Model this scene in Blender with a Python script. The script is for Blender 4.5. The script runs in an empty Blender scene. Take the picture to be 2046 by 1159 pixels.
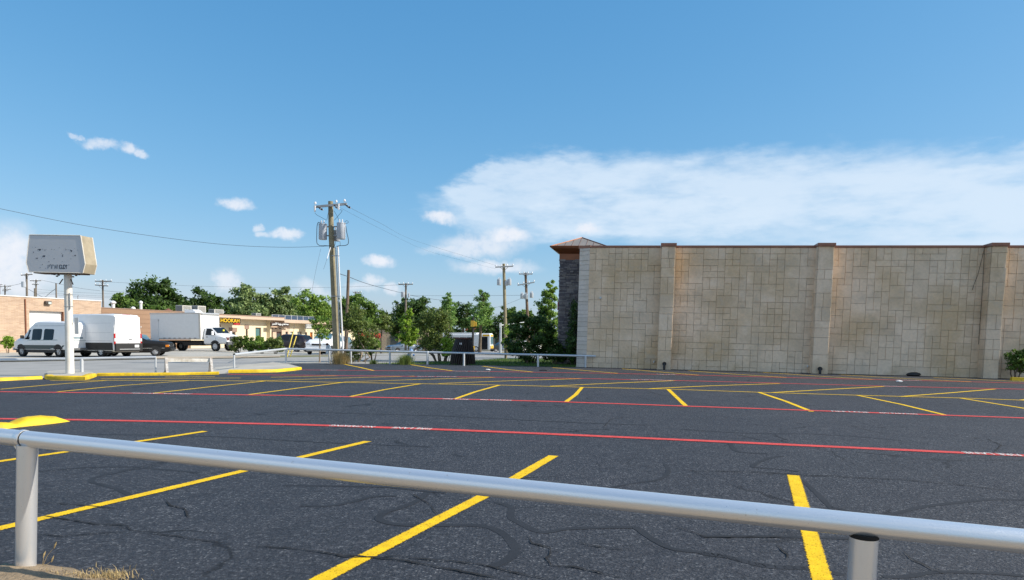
import bpy, bmesh, math, random
import numpy as np
from mathutils import Matrix, Vector

random.seed(7)
RNG = np.random.default_rng(7)
SC = bpy.context.scene
COL = SC.collection
R = math.radians

# ------------------------------------------------------------------ camera
# the photograph is the upper part of a 4:3 frame: the optical axis meets the picture below its middle (lens shift)
FPX, CX, CY = 1408.0, 1023.0, 767.0          # focal length and axis in photograph pixels (2046 x 1159)
PITCH, ROLL, EYE = R(4.19), R(1.4), 1.6
_f = Vector((0, math.cos(PITCH), -math.sin(PITCH)))
_u0 = Vector((0, math.sin(PITCH), math.cos(PITCH)))
_r0 = Vector((1, 0, 0))
_r = math.cos(ROLL) * _r0 + math.sin(ROLL) * _u0
_u = math.cos(ROLL) * _u0 - math.sin(ROLL) * _r0
cam_data = bpy.data.cameras.new('camera')
cam = bpy.data.objects.new('camera', cam_data)
COL.objects.link(cam)
cam.matrix_world = Matrix(((_r.x, _u.x, -_f.x, 0), (_r.y, _u.y, -_f.y, 0), (_r.z, _u.z, -_f.z, EYE), (0, 0, 0, 1)))
cam_data.sensor_fit = 'HORIZONTAL'
cam_data.sensor_width = 36.0
cam_data.lens = 36.0 * FPX / 2046.0
cam_data.shift_x = 0.0
cam_data.shift_y = (CY - 579.5) / 2046.0
cam_data.clip_start = 0.05
cam_data.clip_end = 5000
SC.camera = cam

# ------------------------------------------------------------------ light
SUN_AZ, SUN_EL = R(-7.0), R(38.0)            # azimuth measured from +X towards +Y
SUN_DIR = Vector((math.cos(SUN_AZ) * math.cos(SUN_EL), math.sin(SUN_AZ) * math.cos(SUN_EL), math.sin(SUN_EL)))
sun_data = bpy.data.lights.new('sun', 'SUN')
sun_data.energy = 4.7
sun_data.angle = R(0.53)
sun_data.color = (1.0, 0.93, 0.82)
sun = bpy.data.objects.new('sun', sun_data)
COL.objects.link(sun)
sun.rotation_euler = (-SUN_DIR).to_track_quat('-Z', 'Y').to_euler()
sun.location = (30, 0, 40)

SC.view_settings.view_transform = 'Standard'
SC.view_settings.look = 'None'
SC.view_settings.gamma = 1.0
SC.view_settings.use_curve_mapping = False
SC.view_settings.exposure = 0.42

SKY_STRENGTH = 0.105


def pixel_ray(px, py):
    return _f + ((px - CX) / FPX) * _r - ((py - CY) / FPX) * _u


def azel(px, py):
    d = pixel_ray(px, py).normalized()
    return math.degrees(math.atan2(d.x, d.y)), math.degrees(math.asin(d.z))


def build_world():
    w = bpy.data.worlds.new('World')
    SC.world = w
    w.use_nodes = True
    nt = w.node_tree
    nt.nodes.clear()
    N, L = nt.nodes.new, nt.links.new

    def inp(n, i, v):
        if isinstance(v, bpy.types.NodeSocket):
            L(v, n.inputs[i])
        else:
            n.inputs[i].default_value = v

    def math_(op, a, b=0.0, c=0.0, clamp=False):
        n = N('ShaderNodeMath')
        n.operation = op
        n.use_clamp = clamp
        inp(n, 0, a); inp(n, 1, b); inp(n, 2, c)
        return n.outputs[0]

    def vmath(op, a, b=(0, 0, 0)):
        n = N('ShaderNodeVectorMath')
        n.operation = op
        inp(n, 0, a); inp(n, 1, b)
        return n.outputs[1] if op == 'LENGTH' else n.outputs[0]

    def smooth(v, a, b):
        n = N('ShaderNodeMapRange')
        n.interpolation_type = 'SMOOTHSTEP'
        inp(n, 0, v); inp(n, 1, a); inp(n, 2, b); inp(n, 3, 0.0); inp(n, 4, 1.0)
        return n.outputs[0]

    def noise(vec, scale, detail, rough=0.55, off=(0, 0, 0), stretch=(1, 1, 1)):
        v = vmath('MULTIPLY', vmath('ADD', vec, off), stretch)
        n = N('ShaderNodeTexNoise')
        L(v, n.inputs['Vector'])
        n.inputs['Scale'].default_value = scale
        n.inputs['Detail'].default_value = detail
        n.inputs['Roughness'].default_value = rough
        return n.outputs['Fac'], n.outputs['Color']

    tc = N('ShaderNodeTexCoord')
    sep = N('ShaderNodeSeparateXYZ')
    L(tc.outputs['Generated'], sep.inputs[0])
    az = math_('MULTIPLY', math_('ARCTAN2', sep.outputs[0], sep.outputs[1]), 57.29578)
    el = math_('MULTIPLY', math_('ARCSINE', sep.outputs[2]), 57.29578)
    comb = N('ShaderNodeCombineXYZ')
    L(az, comb.inputs[0]); L(el, comb.inputs[1])
    P = comb.outputs[0]
    # cumulus: distorted ellipses
    _, nc = noise(P, 0.55, 7, 0.62)
    D1 = vmath('MULTIPLY', vmath('SUBTRACT', nc, (0.5, 0.5, 0.5)), (2.6, 1.5, 0))
    P1 = vmath('ADD', P, D1)
    puffs = [
        (150, 272, 12, 5, .55), (196, 287, 27, 9, .75), (256, 297, 22, 10, .8), (284, 306, 16, 7, .75),
        (470, 407, 31, 12, .9), (516, 454, 14, 9, .7), (530, 468, 15, 9, .65), (570, 467, 32, 11, .9),
        (-10, 525, 60, 66, 1), (24, 505, 40, 48, 1), (-90, 530, 90, 85, 1), (48, 560, 46, 34, .9),
        (455, 562, 22, 26, .75), (612, 572, 26, 16, .65), (636, 582, 24, 14, .6), (757, 521, 32, 13, 1),
        (742, 562, 24, 14, .75), (785, 574, 24, 13, .75), (725, 576, 34, 12, .6), (880, 437, 32, 12, .95),
        (960, 490, 92, 25, .8), (1012, 472, 50, 20, 1), (925, 500, 80, 14, .75), (990, 532, 90, 16, .85), (1178, 456, 26, 11, .95),
        (1160, 480, 30, 8, .4), (540, 600, 60, 16, .5), (90, 600, 100, 14, .5)]
    # the same kind of fair-weather cumulus goes on round the horizon outside the picture
    rr = random.Random(3)
    for _ in range(26):
        a = rr.uniform(55, 320)
        puffs.append(('deg', a if a < 180 else a - 360, rr.uniform(4, 22), rr.uniform(1.5, 6.0), rr.uniform(.6, 1.8), .9))
    mask = None
    for p in puffs:
        if p[0] == 'deg':
            _, a, e, ra, re, k = p
        else:
            a, e = azel(p[0], p[1]); ra, re, k = p[2] * .0405, p[3] * .0405, p[4]
        d = vmath('LENGTH', vmath('DIVIDE', vmath('SUBTRACT', P1, (a, e, 0)), (ra, re, 1)))
        m = math_('MULTIPLY', smooth(d, 1.25, 0.3), k)
        mask = m if mask is None else math_('MAXIMUM', mask, m)
    nf, _ = noise(P, 1.3, 8, 0.65, (31, 7, 0))
    cum = math_('MULTIPLY', mask, smooth(nf, .0, .52), clamp=True)
    # the broad anvil sheet on the right
    _, nb = noise(P, 0.10, 6, 0.6, (11, 3, 2), (1, 3.0, 1))
    P2 = vmath('ADD', P, vmath('MULTIPLY', vmath('SUBTRACT', nb, (0.5, 0.5, 0.5)), (11, 3.4, 0)))
    sheet = None
    _, nb2 = noise(P, 0.7, 7, 0.6, (3, 17, 5), (.7, 1.4, 1))
    P2 = vmath('ADD', P2, vmath('MULTIPLY', vmath('SUBTRACT', nb2, (0.5, 0.5, 0.5)), (3.0, 1.1, 0)))
    sheets = [(1120, 365, 220, 60, .85), (985, 405, 130, 60, .85), (1030, 350, 120, 38, .8), (3000, 420, 900, 150, .8), (1440, 385, 520, 85, .9), (1060, 420, 230, 60, .75), (1300, 425, 360, 60, .95), (1850, 400, 560, 72, .92),
                                (1650, 440, 640, 55, .7), (2500, 430, 700, 110, .9), (2000, 350, 300, 50, .6)]
    sheets = [(*azel(px, py), rx * .0405, ry * .0405, k) for px, py, rx, ry, k in sheets]
    # unseen high cloud sheets, added behind the camera to light the shaded wall
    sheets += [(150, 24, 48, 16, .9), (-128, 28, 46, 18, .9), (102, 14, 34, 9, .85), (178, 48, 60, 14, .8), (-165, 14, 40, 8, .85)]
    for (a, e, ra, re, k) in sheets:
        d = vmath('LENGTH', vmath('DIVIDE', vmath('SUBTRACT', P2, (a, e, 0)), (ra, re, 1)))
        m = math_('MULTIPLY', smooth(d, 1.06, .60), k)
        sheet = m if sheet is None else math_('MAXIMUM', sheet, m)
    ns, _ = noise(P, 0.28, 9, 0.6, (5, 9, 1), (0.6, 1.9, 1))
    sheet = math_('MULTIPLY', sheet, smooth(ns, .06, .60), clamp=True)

    sky = N('ShaderNodeTexSky')
    sky.sky_type = 'NISHITA'
    sky.sun_disc = False
    sky.sun_elevation = SUN_EL
    sky.sun_rotation = math.pi / 2 - SUN_AZ
    sky.altitude = 150
    sky.air_density = 1.0
    sky.dust_density = 0.6
    sky.ozone_density = 3.0
    # one colour response for the whole sky, the way the phone rendered it (deeper blue, gentler gradient)
    sepc, comc = N('ShaderNodeSeparateColor'), N('ShaderNodeCombineColor')
    L(sky.outputs[0], sepc.inputs[0])
    for i, (gain, power) in enumerate(((.805, 1.076), (.695, .641), (.775, .458))):
        v = math_('POWER', math_('MULTIPLY', sepc.outputs[i], SKY_STRENGTH), power)
        L(math_('MULTIPLY', v, gain / SKY_STRENGTH), comc.inputs[i])
    bg = N('ShaderNodeBackground')
    L(comc.outputs[0], bg.inputs[0])
    bg.inputs[1].default_value = SKY_STRENGTH
    bc = N('ShaderNodeBackground')
    ramp = N('ShaderNodeMix')
    ramp.data_type = 'RGBA'
    L(nf, ramp.inputs['Factor'])
    ramp.inputs['A'].default_value = (.60, .66, .78, 1)
    ramp.inputs['B'].default_value = (.80, .80, .81, 1)
    L(ramp.outputs['Result'], bc.inputs[0])
    bc.inputs[1].default_value = 0.92
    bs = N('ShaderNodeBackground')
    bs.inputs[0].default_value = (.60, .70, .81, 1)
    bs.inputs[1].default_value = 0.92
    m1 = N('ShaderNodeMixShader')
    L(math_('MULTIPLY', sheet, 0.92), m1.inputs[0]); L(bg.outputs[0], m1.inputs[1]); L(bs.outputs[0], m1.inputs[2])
    m2 = N('ShaderNodeMixShader')
    L(math_('MULTIPLY', cum, 0.92), m2.inputs[0]); L(m1.outputs[0], m2.inputs[1]); L(bc.outputs[0], m2.inputs[2])
    out = N('ShaderNodeOutputWorld')
    L(m2.outputs[0], out.inputs[0])


build_world()

# ------------------------------------------------------------------ terrain function
def ground_z(x, y):
    xx = max(x, -75.0)
    z = .007 * xx + .009 * (xx - math.sqrt(xx * xx + 9)) + .027
    t = min(max((x + 28) / 12, 0), 1)
    t = t * t * (3 - 2 * t)
    z -= min(max(y - 48, 0), 92) * (.006 + .018 * t)
    return z


def at(px, py, dz=0.0):
    """point of the ground seen at this place of the photograph"""
    d = pixel_ray(px, py)
    lo, hi = 0.5, 0.5
    while hi < 700:
        if EYE + d.z * hi < ground_z(d.x * hi, d.y * hi) + dz:
            break
        lo = hi
        hi *= 1.02
    for _ in range(36):
        m = (lo + hi) / 2
        if EYE + d.z * m < ground_z(d.x * m, d.y * m) + dz:
            hi = m
        else:
            lo = m
    return Vector((d.x * hi, d.y * hi, EYE + d.z * hi))


def at_depth(px, py, Y):
    d = pixel_ray(px, py)
    t = Y / d.y
    return Vector((d.x * t, Y, EYE + d.z * t))


def on_ground(x, y, dz=0.0):
    return Vector((x, y, ground_z(x, y) + dz))


# ------------------------------------------------------------------ materials
MATS = {}


def nodes_of(name):
    m = bpy.data.materials.new(name)
    m.use_nodes = True
    nt = m.node_tree
    return m, nt, nt.nodes['Principled BSDF']


def M(name, col, rough=.6, metal=0.0, var=.12, scale=4.0, bump=0.0, bscale=30.0, spec=.5, col2=None, per_object=0.0, coat=0.0):
    if name in MATS:
        return MATS[name]
    m, nt, b = nodes_of(name)
    N, L = nt.nodes.new, nt.links.new
    tc = N('ShaderNodeTexCoord')
    n = N('ShaderNodeTexNoise')
    n.inputs['Scale'].default_value = scale
    n.inputs['Detail'].default_value = 7
    n.inputs['Roughness'].default_value = .62
    L(tc.outputs['Object'], n.inputs['Vector'])
    rp = N('ShaderNodeValToRGB')
    c2 = col2 or tuple(c * (1 - 2 * var) for c in col)
    rp.color_ramp.elements[0].position = .32
    rp.color_ramp.elements[1].position = .68
    rp.color_ramp.elements[0].color = (*c2, 1)
    rp.color_ramp.elements[1].color = (*col, 1)
    L(n.outputs['Fac'], rp.inputs[0])
    out = rp.outputs[0]
    if per_object:
        oi = N('ShaderNodeObjectInfo')
        mr = N('ShaderNodeMapRange')
        L(oi.outputs['Random'], mr.inputs[0])
        mr.inputs[3].default_value = 1 - per_object
        mr.inputs[4].default_value = 1 + per_object
        mx = N('ShaderNodeVectorMath')
        mx.operation = 'SCALE'
        L(out, mx.inputs[0]); L(mr.outputs[0], mx.inputs['Scale'])
        out = mx.outputs[0]
    L(out, b.inputs['Base Color'])
    b.inputs['Roughness'].default_value = rough
    b.inputs['Metallic'].default_value = metal
    b.inputs['Specular IOR Level'].default_value = spec
    b.inputs['Coat Weight'].default_value = coat
    if bump:
        n2 = N('ShaderNodeTexNoise')
        n2.inputs['Scale'].default_value = bscale
        n2.inputs['Detail'].default_value = 6
        L(tc.outputs['Object'], n2.inputs['Vector'])
        bp = N('ShaderNodeBump')
        bp.inputs['Strength'].default_value = bump
        bp.inputs['Distance'].default_value = .02
        L(n2.outputs['Fac'], bp.inputs['Height'])
        L(bp.outputs[0], b.inputs['Normal'])
    MATS[name] = m
    return m


def leaf_material(name, dark, light, rough=.5, transl=.35):
    if name in MATS:
        return MATS[name]
    m, nt, b = nodes_of(name)
    N, L = nt.nodes.new, nt.links.new
    ge = N('ShaderNodeNewGeometry')
    rp = N('ShaderNodeValToRGB')
    rp.color_ramp.elements[0].color = (*dark, 1)
    rp.color_ramp.elements[1].color = (*light, 1)
    L(ge.outputs['Random Per Island'], rp.inputs[0])
    L(rp.outputs[0], b.inputs['Base Color'])
    b.inputs['Roughness'].default_value = rough
    b.inputs['Specular IOR Level'].default_value = .35
    t = N('ShaderNodeBsdfTranslucent')
    hs = N('ShaderNodeHueSaturation')
    hs.inputs['Value'].default_value = 1.5
    L(rp.outputs[0], hs.inputs['Color'])
    L(hs.outputs[0], t.inputs['Color'])
    mx = N('ShaderNodeMixShader')
    mx.inputs[0].default_value = transl
    L(b.outputs[0], mx.inputs[1]); L(t.outputs[0], mx.inputs[2])
    L(mx.outputs[0], nt.nodes['Material Output'].inputs[0])
    MATS[name] = m
    return m


def asphalt_material():
    m, nt, b = nodes_of('sealed_asphalt')
    N, L = nt.nodes.new, nt.links.new
    tc = N('ShaderNodeTexCoord')

    def noise(scale, detail, rough=.6):
        n = N('ShaderNodeTexNoise')
        n.inputs['Scale'].default_value = scale
        n.inputs['Detail'].default_value = detail
        n.inputs['Roughness'].default_value = rough
        L(tc.outputs['Object'], n.inputs['Vector'])
        return n

    def ramp(f, a, b_, ca, cb):
        r = N('ShaderNodeValToRGB')
        r.color_ramp.elements[0].position = a
        r.color_ramp.elements[1].position = b_
        r.color_ramp.elements[0].color = ca if len(ca) == 4 else (*ca, 1)
        r.color_ramp.elements[1].color = cb if len(cb) == 4 else (*cb, 1)
        L(f, r.inputs[0])
        return r.outputs[0]

    def mix(f, a, b_, mode='MIX'):
        x = N('ShaderNodeMix')
        x.data_type = 'RGBA'
        x.blend_type = mode
        for i, v in (('Factor', f), ('A', a), ('B', b_)):
            if isinstance(v, bpy.types.NodeSocket):
                L(v, x.inputs[i])
            elif i == 'Factor':
                x.inputs[i].default_value = v
            else:
                x.inputs[i].default_value = (*v, 1)
        return x.outputs['Result']
    big = noise(.22, 4)
    mid = noise(2.6, 6)
    fine = noise(95, 3, .7)
    base = ramp(big.outputs['Fac'], .3, .7, (.021, .0235, .031), (.040, .043, .052))
    base = mix(.35, base, ramp(mid.outputs['Fac'], .3, .7, (.019, .021, .028), (.048, .050, .059)))
    # worn aggregate: pale stone tips
    v = N('ShaderNodeTexVoronoi')
    v.inputs['Scale'].default_value = 36
    L(tc.outputs['Object'], v.inputs['Vector'])
    tips = ramp(v.outputs['Distance'], .12, .38, (1, 1, 1), (0, 0, 0))
    vr = N('ShaderNodeSeparateColor')
    L(v.outputs['Color'], vr.inputs[0])
    sel = ramp(vr.outputs[0], .45, .85, (0, 0, 0), (1, 1, 1))
    tipm = mix(1.0, tips, sel, 'MULTIPLY')
    tipm = mix(1.0, tipm, ramp(mid.outputs['Fac'], .3, .62, (.15, .15, .15), (.8, .8, .8)), 'MULTIPLY')
    tipm = mix(1.0, tipm, ramp(noise(.38, 3).outputs['Fac'], .38, .62, (.3, .3, .3), (1, 1, 1)), 'MULTIPLY')
    base = mix(tipm, base, (.42, .425, .43))
    spk = noise(24, 4, .75)
    base = mix(ramp(spk.outputs['Fac'], .38, .47, (.85, .85, .85), (0, 0, 0)), base, (.010, .011, .014))
    base = mix(ramp(spk.outputs['Fac'], .56, .66, (0, 0, 0), (.65, .65, .65)), base, (.17, .175, .185))
    base = mix(ramp(fine.outputs['Fac'], .35, .5, (.75, .75, .75), (0, 0, 0)), base, (.012, .013, .017))
    # hairline cracks
    wob = noise(1.4, 5)
    vadd = N('ShaderNodeVectorMath')
    vadd.operation = 'MULTIPLY_ADD'
    L(wob.outputs['Color'], vadd.inputs[0])
    vadd.inputs[1].default_value = (.9, .9, 0)
    L(tc.outputs['Object'], vadd.inputs[2])
    ck = N('ShaderNodeTexVoronoi')
    ck.feature = 'DISTANCE_TO_EDGE'
    ck.inputs['Scale'].default_value = .42
    L(vadd.outputs[0], ck.inputs['Vector'])
    line = ramp(ck.outputs['Distance'], .004, .011, (1, 1, 1), (0, 0, 0))
    msk = ramp(noise(.5, 3).outputs['Fac'], .5, .58, (0, 0, 0), (1, 1, 1))
    crack = mix(1.0, line, msk, 'MULTIPLY')
    base = mix(crack, base, (.008, .008, .010))
    L(base, b.inputs['Base Color'])
    b.inputs['Roughness'].default_value = .72
    b.inputs['Specular IOR Level'].default_value = .42
    hsum = N('ShaderNodeMath')
    hsum.operation = 'MULTIPLY_ADD'
    L(v.outputs['Distance'], hsum.inputs[0])
    hsum.inputs[1].default_value = -.8
    L(fine.outputs['Fac'], hsum.inputs[2])
    bp = N('ShaderNodeBump')
    bp.inputs['Strength'].default_value = .7
    bp.inputs['Distance'].default_value = .016
    L(hsum.outputs[0], bp.inputs['Height'])
    bp2 = N('ShaderNodeBump')
    bp2.inputs['Strength'].default_value = .35
    bp2.inputs['Distance'].default_value = .05
    L(mid.outputs['Fac'], bp2.inputs['Height'])
    L(bp.outputs[0], bp2.inputs['Normal'])
    L(bp2.outputs[0], b.inputs['Normal'])
    MATS['asphalt'] = m
    return m


def paint_material(name, col, fuzz=.16, worn=.285):
    """road paint: soft sprayed edge (UV x runs across the stripe), pinholes where the stones show through"""
    m, nt, b = nodes_of(name)
    N, L = nt.nodes.new, nt.links.new
    tc = N('ShaderNodeTexCoord')
    sp = N('ShaderNodeSeparateXYZ')
    L(tc.outputs['UV'], sp.inputs[0])

    def mth(op, a, b_=0.0, clamp=False):
        n = N('ShaderNodeMath')
        n.operation = op
        n.use_clamp = clamp
        for i, v in ((0, a), (1, b_)):
            if isinstance(v, bpy.types.NodeSocket):
                L(v, n.inputs[i])
            else:
                n.inputs[i].default_value = v
        return n.outputs[0]
    n = N('ShaderNodeTexNoise')
    n.inputs['Scale'].default_value = 70
    n.inputs['Detail'].default_value = 4
    L(tc.outputs['Object'], n.inputs['Vector'])
    n2 = N('ShaderNodeTexNoise')
    n2.inputs['Scale'].default_value = 9
    n2.inputs['Detail'].default_value = 5
    L(tc.outputs['Object'], n2.inputs['Vector'])
    edge = mth('MULTIPLY', mth('SUBTRACT', .5, mth('ABSOLUTE', mth('SUBTRACT', sp.outputs[0], .5))), 1 / fuzz)
    a = mth('SUBTRACT', mth('ADD', edge, mth('MULTIPLY', mth('SUBTRACT', n.outputs['Fac'], .5), 2.2)), .25)
    a = mth('MULTIPLY', a, 2.5, True)
    pin = mth('MULTIPLY', mth('SUBTRACT', n.outputs['Fac'], worn), 9, True)
    a = mth('MULTIPLY', a, pin, True)
    rp = N('ShaderNodeValToRGB')
    rp.color_ramp.elements[0].position = .3
    rp.color_ramp.elements[1].position = .7
    rp.color_ramp.elements[0].color = (*[c * .74 for c in col], 1)
    rp.color_ramp.elements[1].color = (*col, 1)
    L(n2.outputs['Fac'], rp.inputs[0])
    L(rp.outputs[0], b.inputs['Base Color'])
    b.inputs['Roughness'].default_value = .7
    b.inputs['Specular IOR Level'].default_value = .3
    bp = N('ShaderNodeBump')
    bp.inputs['Strength'].default_value = .35
    bp.inputs['Distance'].default_value = .01
    L(n.outputs['Fac'], bp.inputs['Height'])
    L(bp.outputs[0], b.inputs['Normal'])
    L(a, b.inputs['Alpha'])
    MATS[name] = m
    return m


# ------------------------------------------------------------------ mesh helpers
class MB:
    """collects shapes and links them as one mesh object"""
    def __init__(self):
        self.v, self.f, self.uv = [], [], []

    def add(self, verts, faces):
        o = len(self.v)
        self.v += [tuple(p) for p in verts]
        self.f += [tuple(i + o for i in q) for q in faces]
        return self

    def box(self, c, s, rz=0.0, bev=0.0):
        hx, hy, hz = s[0] / 2, s[1] / 2, s[2] / 2
        ca, sa = math.cos(rz), math.sin(rz)
        if bev <= 0:
            pts = [(x, y, z) for x in (-hx, hx) for y in (-hy, hy) for z in (-hz, hz)]
            fc = [(0, 1, 3, 2), (4, 6, 7, 5), (0, 4, 5, 1), (2, 3, 7, 6), (0, 2, 6, 4), (1, 5, 7, 3)]
        else:
            b = min(bev, hx * .9, hy * .9, hz * .9)
            bm = bmesh.new()
            bmesh.ops.create_cube(bm, size=1)
            bmesh.ops.scale(bm, vec=(2 * hx, 2 * hy, 2 * hz), verts=bm.verts)
            bmesh.ops.bevel(bm, geom=bm.edges[:], offset=b, segments=2, affect='EDGES', profile=.5)
            bm.verts.ensure_lookup_table()
            pts = [tuple(v.co) for v in bm.verts]
            fc = [tuple(v.index for v in f.verts) for f in bm.faces]
            bm.free()
        return self.add([(c[0] + ca * x - sa * y, c[1] + sa * x + ca * y, c[2] + z) for x, y, z in pts], fc)

    def tube(self, pts, radii, n=10, caps=True):
        pts = [Vector(p) for p in pts]
        if not isinstance(radii, (list, tuple)):
            radii = [radii] * len(pts)
        rings, prev = [], None
        for i, p in enumerate(pts):
            t = (pts[min(i + 1, len(pts) - 1)] - pts[max(i - 1, 0)]).normalized()
            if prev is None:
                a = Vector((0, 0, 1)) if abs(t.z) < .9 else Vector((1, 0, 0))
                prev = t.cross(a).normalized()
            s = (prev - t * prev.dot(t))
            s = s.normalized() if s.length > 1e-6 else t.orthogonal().normalized()
            prev = s
            q = t.cross(s)
            rings.append([p + (s * math.cos(2 * math.pi * k / n) + q * math.sin(2 * math.pi * k / n)) * radii[i] for k in range(n)])
        vs = [v for r_ in rings for v in r_]
        fs = []
        for i in range(len(rings) - 1):
            for k in range(n):
                a, b = i * n + k, i * n + (k + 1) % n
                fs.append((a, b, b + n, a + n))
        if caps:
            fs.append(tuple(range(n))[::-1])
            fs.append(tuple((len(rings) - 1) * n + k for k in range(n)))
        return self.add(vs, fs)

    def prism(self, poly, fn0, fn1):
        """poly: 2-D outline, fn0/fn1: map an outline point to the two end faces"""
        n = len(poly)
        vs = [fn0(*p) for p in poly] + [fn1(*p) for p in poly]
        fs = [tuple(range(n))[::-1], tuple(range(n, 2 * n))] + [(k, (k + 1) % n, n + (k + 1) % n, n + k) for k in range(n)]
        return self.add(vs, fs)

    def lathe(self, prof, n=16, c=(0, 0, 0)):
        vs, fs = [], []
        for r_, z in prof:
            for k in range(n):
                a = 2 * math.pi * k / n
                vs.append((c[0] + r_ * math.cos(a), c[1] + r_ * math.sin(a), c[2] + z))
        for i in range(len(prof) - 1):
            for k in range(n):
                fs.append((i * n + k, i * n + (k + 1) % n, (i + 1) * n + (k + 1) % n, (i + 1) * n + k))
        fs.append(tuple(range(n))[::-1])
        fs.append(tuple((len(prof) - 1) * n + k for k in range(n)))
        return self.add(vs, fs)

    def build(self, name, mat, parent=None, smooth=None, loc=None):
        me = bpy.data.meshes.new(name)
        me.from_pydata(self.v, [], self.f)
        me.validate()
        me.update()
        if self.uv and len(self.uv) == len(me.loops):
            l = me.uv_layers.new(name='UVMap')
            l.data.foreach_set('uv', [c for q in self.uv for c in q])
        if smooth:
            me.shade_smooth()
            if smooth is not True:
                me.set_sharp_from_angle(angle=R(smooth))
        me.materials.append(mat)
        return link(name, me, parent, loc)


def link(name, me, parent=None, loc=None):
    o = bpy.data.objects.new(name, me)
    COL.objects.link(o)
    if parent is not None:
        o.parent = parent
    if loc is not None:
        o.location = loc
    return o


def tag(o, label=None, cat=None, group=None, kind=None):
    for k, v in (('label', label), ('category', cat), ('group', group), ('kind', kind)):
        if v:
            o[k] = v
    return o


def thing(name, label, cat, loc=(0, 0, 0), rz=0.0, group=None):
    o = bpy.data.objects.new(name, None)
    COL.objects.link(o)
    o.empty_display_size = .2
    o.location = loc
    o.rotation_euler = (0, 0, rz)
    return tag(o, label, cat, group)


def B(c, s, rz=0.0, bev=0.0):
    return MB().box(c, s, rz, bev)


def sheet(name, poly, dz, mat, step=2.5, parent=None):
    """a flat sheet laid on the terrain: outline in x, y, cut into strips so that it follows the slope"""
    bm = bmesh.new()
    vs = [bm.verts.new((p[0], p[1], 0)) for p in poly]
    bm.faces.new(vs)
    xs, ys = [p[0] for p in poly], [p[1] for p in poly]

    def cuts(a, b, axis):
        k = math.floor(a / step) * step
        while k < b:
            if a < k < b and abs(k) < 160:
                co = (k, 0, 0) if axis == 0 else (0, k, 0)
                no = (1, 0, 0) if axis == 0 else (0, 1, 0)
                bmesh.ops.bisect_plane(bm, geom=bm.verts[:] + bm.edges[:] + bm.faces[:], plane_co=co, plane_no=no)
            k += step
    cuts(min(xs), max(xs), 0)
    cuts(max(min(ys), 0), max(ys), 1)
    bmesh.ops.triangulate(bm, faces=[f for f in bm.faces if len(f.verts) > 4])
    for v in bm.verts:
        v.co.z = ground_z(v.co.x, v.co.y) + dz
    bmesh.ops.recalc_face_normals(bm, faces=bm.faces[:])
    if sum(f.normal.z for f in bm.faces) < 0:
        bmesh.ops.reverse_faces(bm, faces=bm.faces[:])
    me = bpy.data.meshes.new(name)
    bm.to_mesh(me)
    bm.free()
    me.materials.append(mat)
    return link(name, me, parent)


def ribbon(name, pts, width, dz, mat, parent, wob=0.0, step=.5, taper=False):
    """painted stripe along ground points"""
    P = []
    for a, b in zip(pts[:-1], pts[1:]):
        n = max(1, int((Vector(b) - Vector(a)).length / step))
        for k in range(n):
            P.append(Vector(a).lerp(Vector(b), k / n))
    P.append(Vector(pts[-1]))
    mb = MB()
    n = len(P)
    vs = []
    for i, p in enumerate(P):
        t = P[min(i + 1, n - 1)] - P[max(i - 1, 0)]
        t.z = 0
        t.normalize()
        s = Vector((-t.y, t.x, 0))
        w = width / 2 * (1 + random.uniform(-wob, wob))
        if taper:
            w *= min(1, .25 + min(i, n - 1 - i) / 4)
        for q in (p + s * w, p - s * w):
            vs.append((q.x, q.y, ground_z(q.x, q.y) + dz))
    fs = [(2 * i, 2 * i + 1, 2 * i + 3, 2 * i + 2) for i in range(n - 1)]
    mb.add(vs, fs)
    for i in range(n - 1):
        mb.uv += [(0, i), (1, i), (1, i + 1), (0, i + 1)]
    return mb.build(name, mat, parent)


def pixels(pts):
    return [at(*p) for p in pts]


def text_geometry(s, size, extrude=0.0, spacing=1.0, bold=0.0):
    """vertices and faces of a line of lettering in its own plane (x right, y up), starting at 0"""
    cu = bpy.data.curves.new('lettering', 'FONT')
    cu.body = s
    cu.size = size
    cu.extrude = extrude
    cu.space_character = spacing
    cu.offset = bold
    cu.resolution_u = 3
    o = bpy.data.objects.new('lettering', cu)
    COL.objects.link(o)
    bpy.context.view_layer.update()
    ev = o.evaluated_get(bpy.context.evaluated_depsgraph_get())
    me = ev.to_mesh()
    vs = [tuple(v.co) for v in me.vertices]
    fs = [tuple(p.vertices) for p in me.polygons]
    ev.to_mesh_clear()
    bpy.data.objects.remove(o)
    bpy.data.curves.remove(cu)
    return vs, fs

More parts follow.
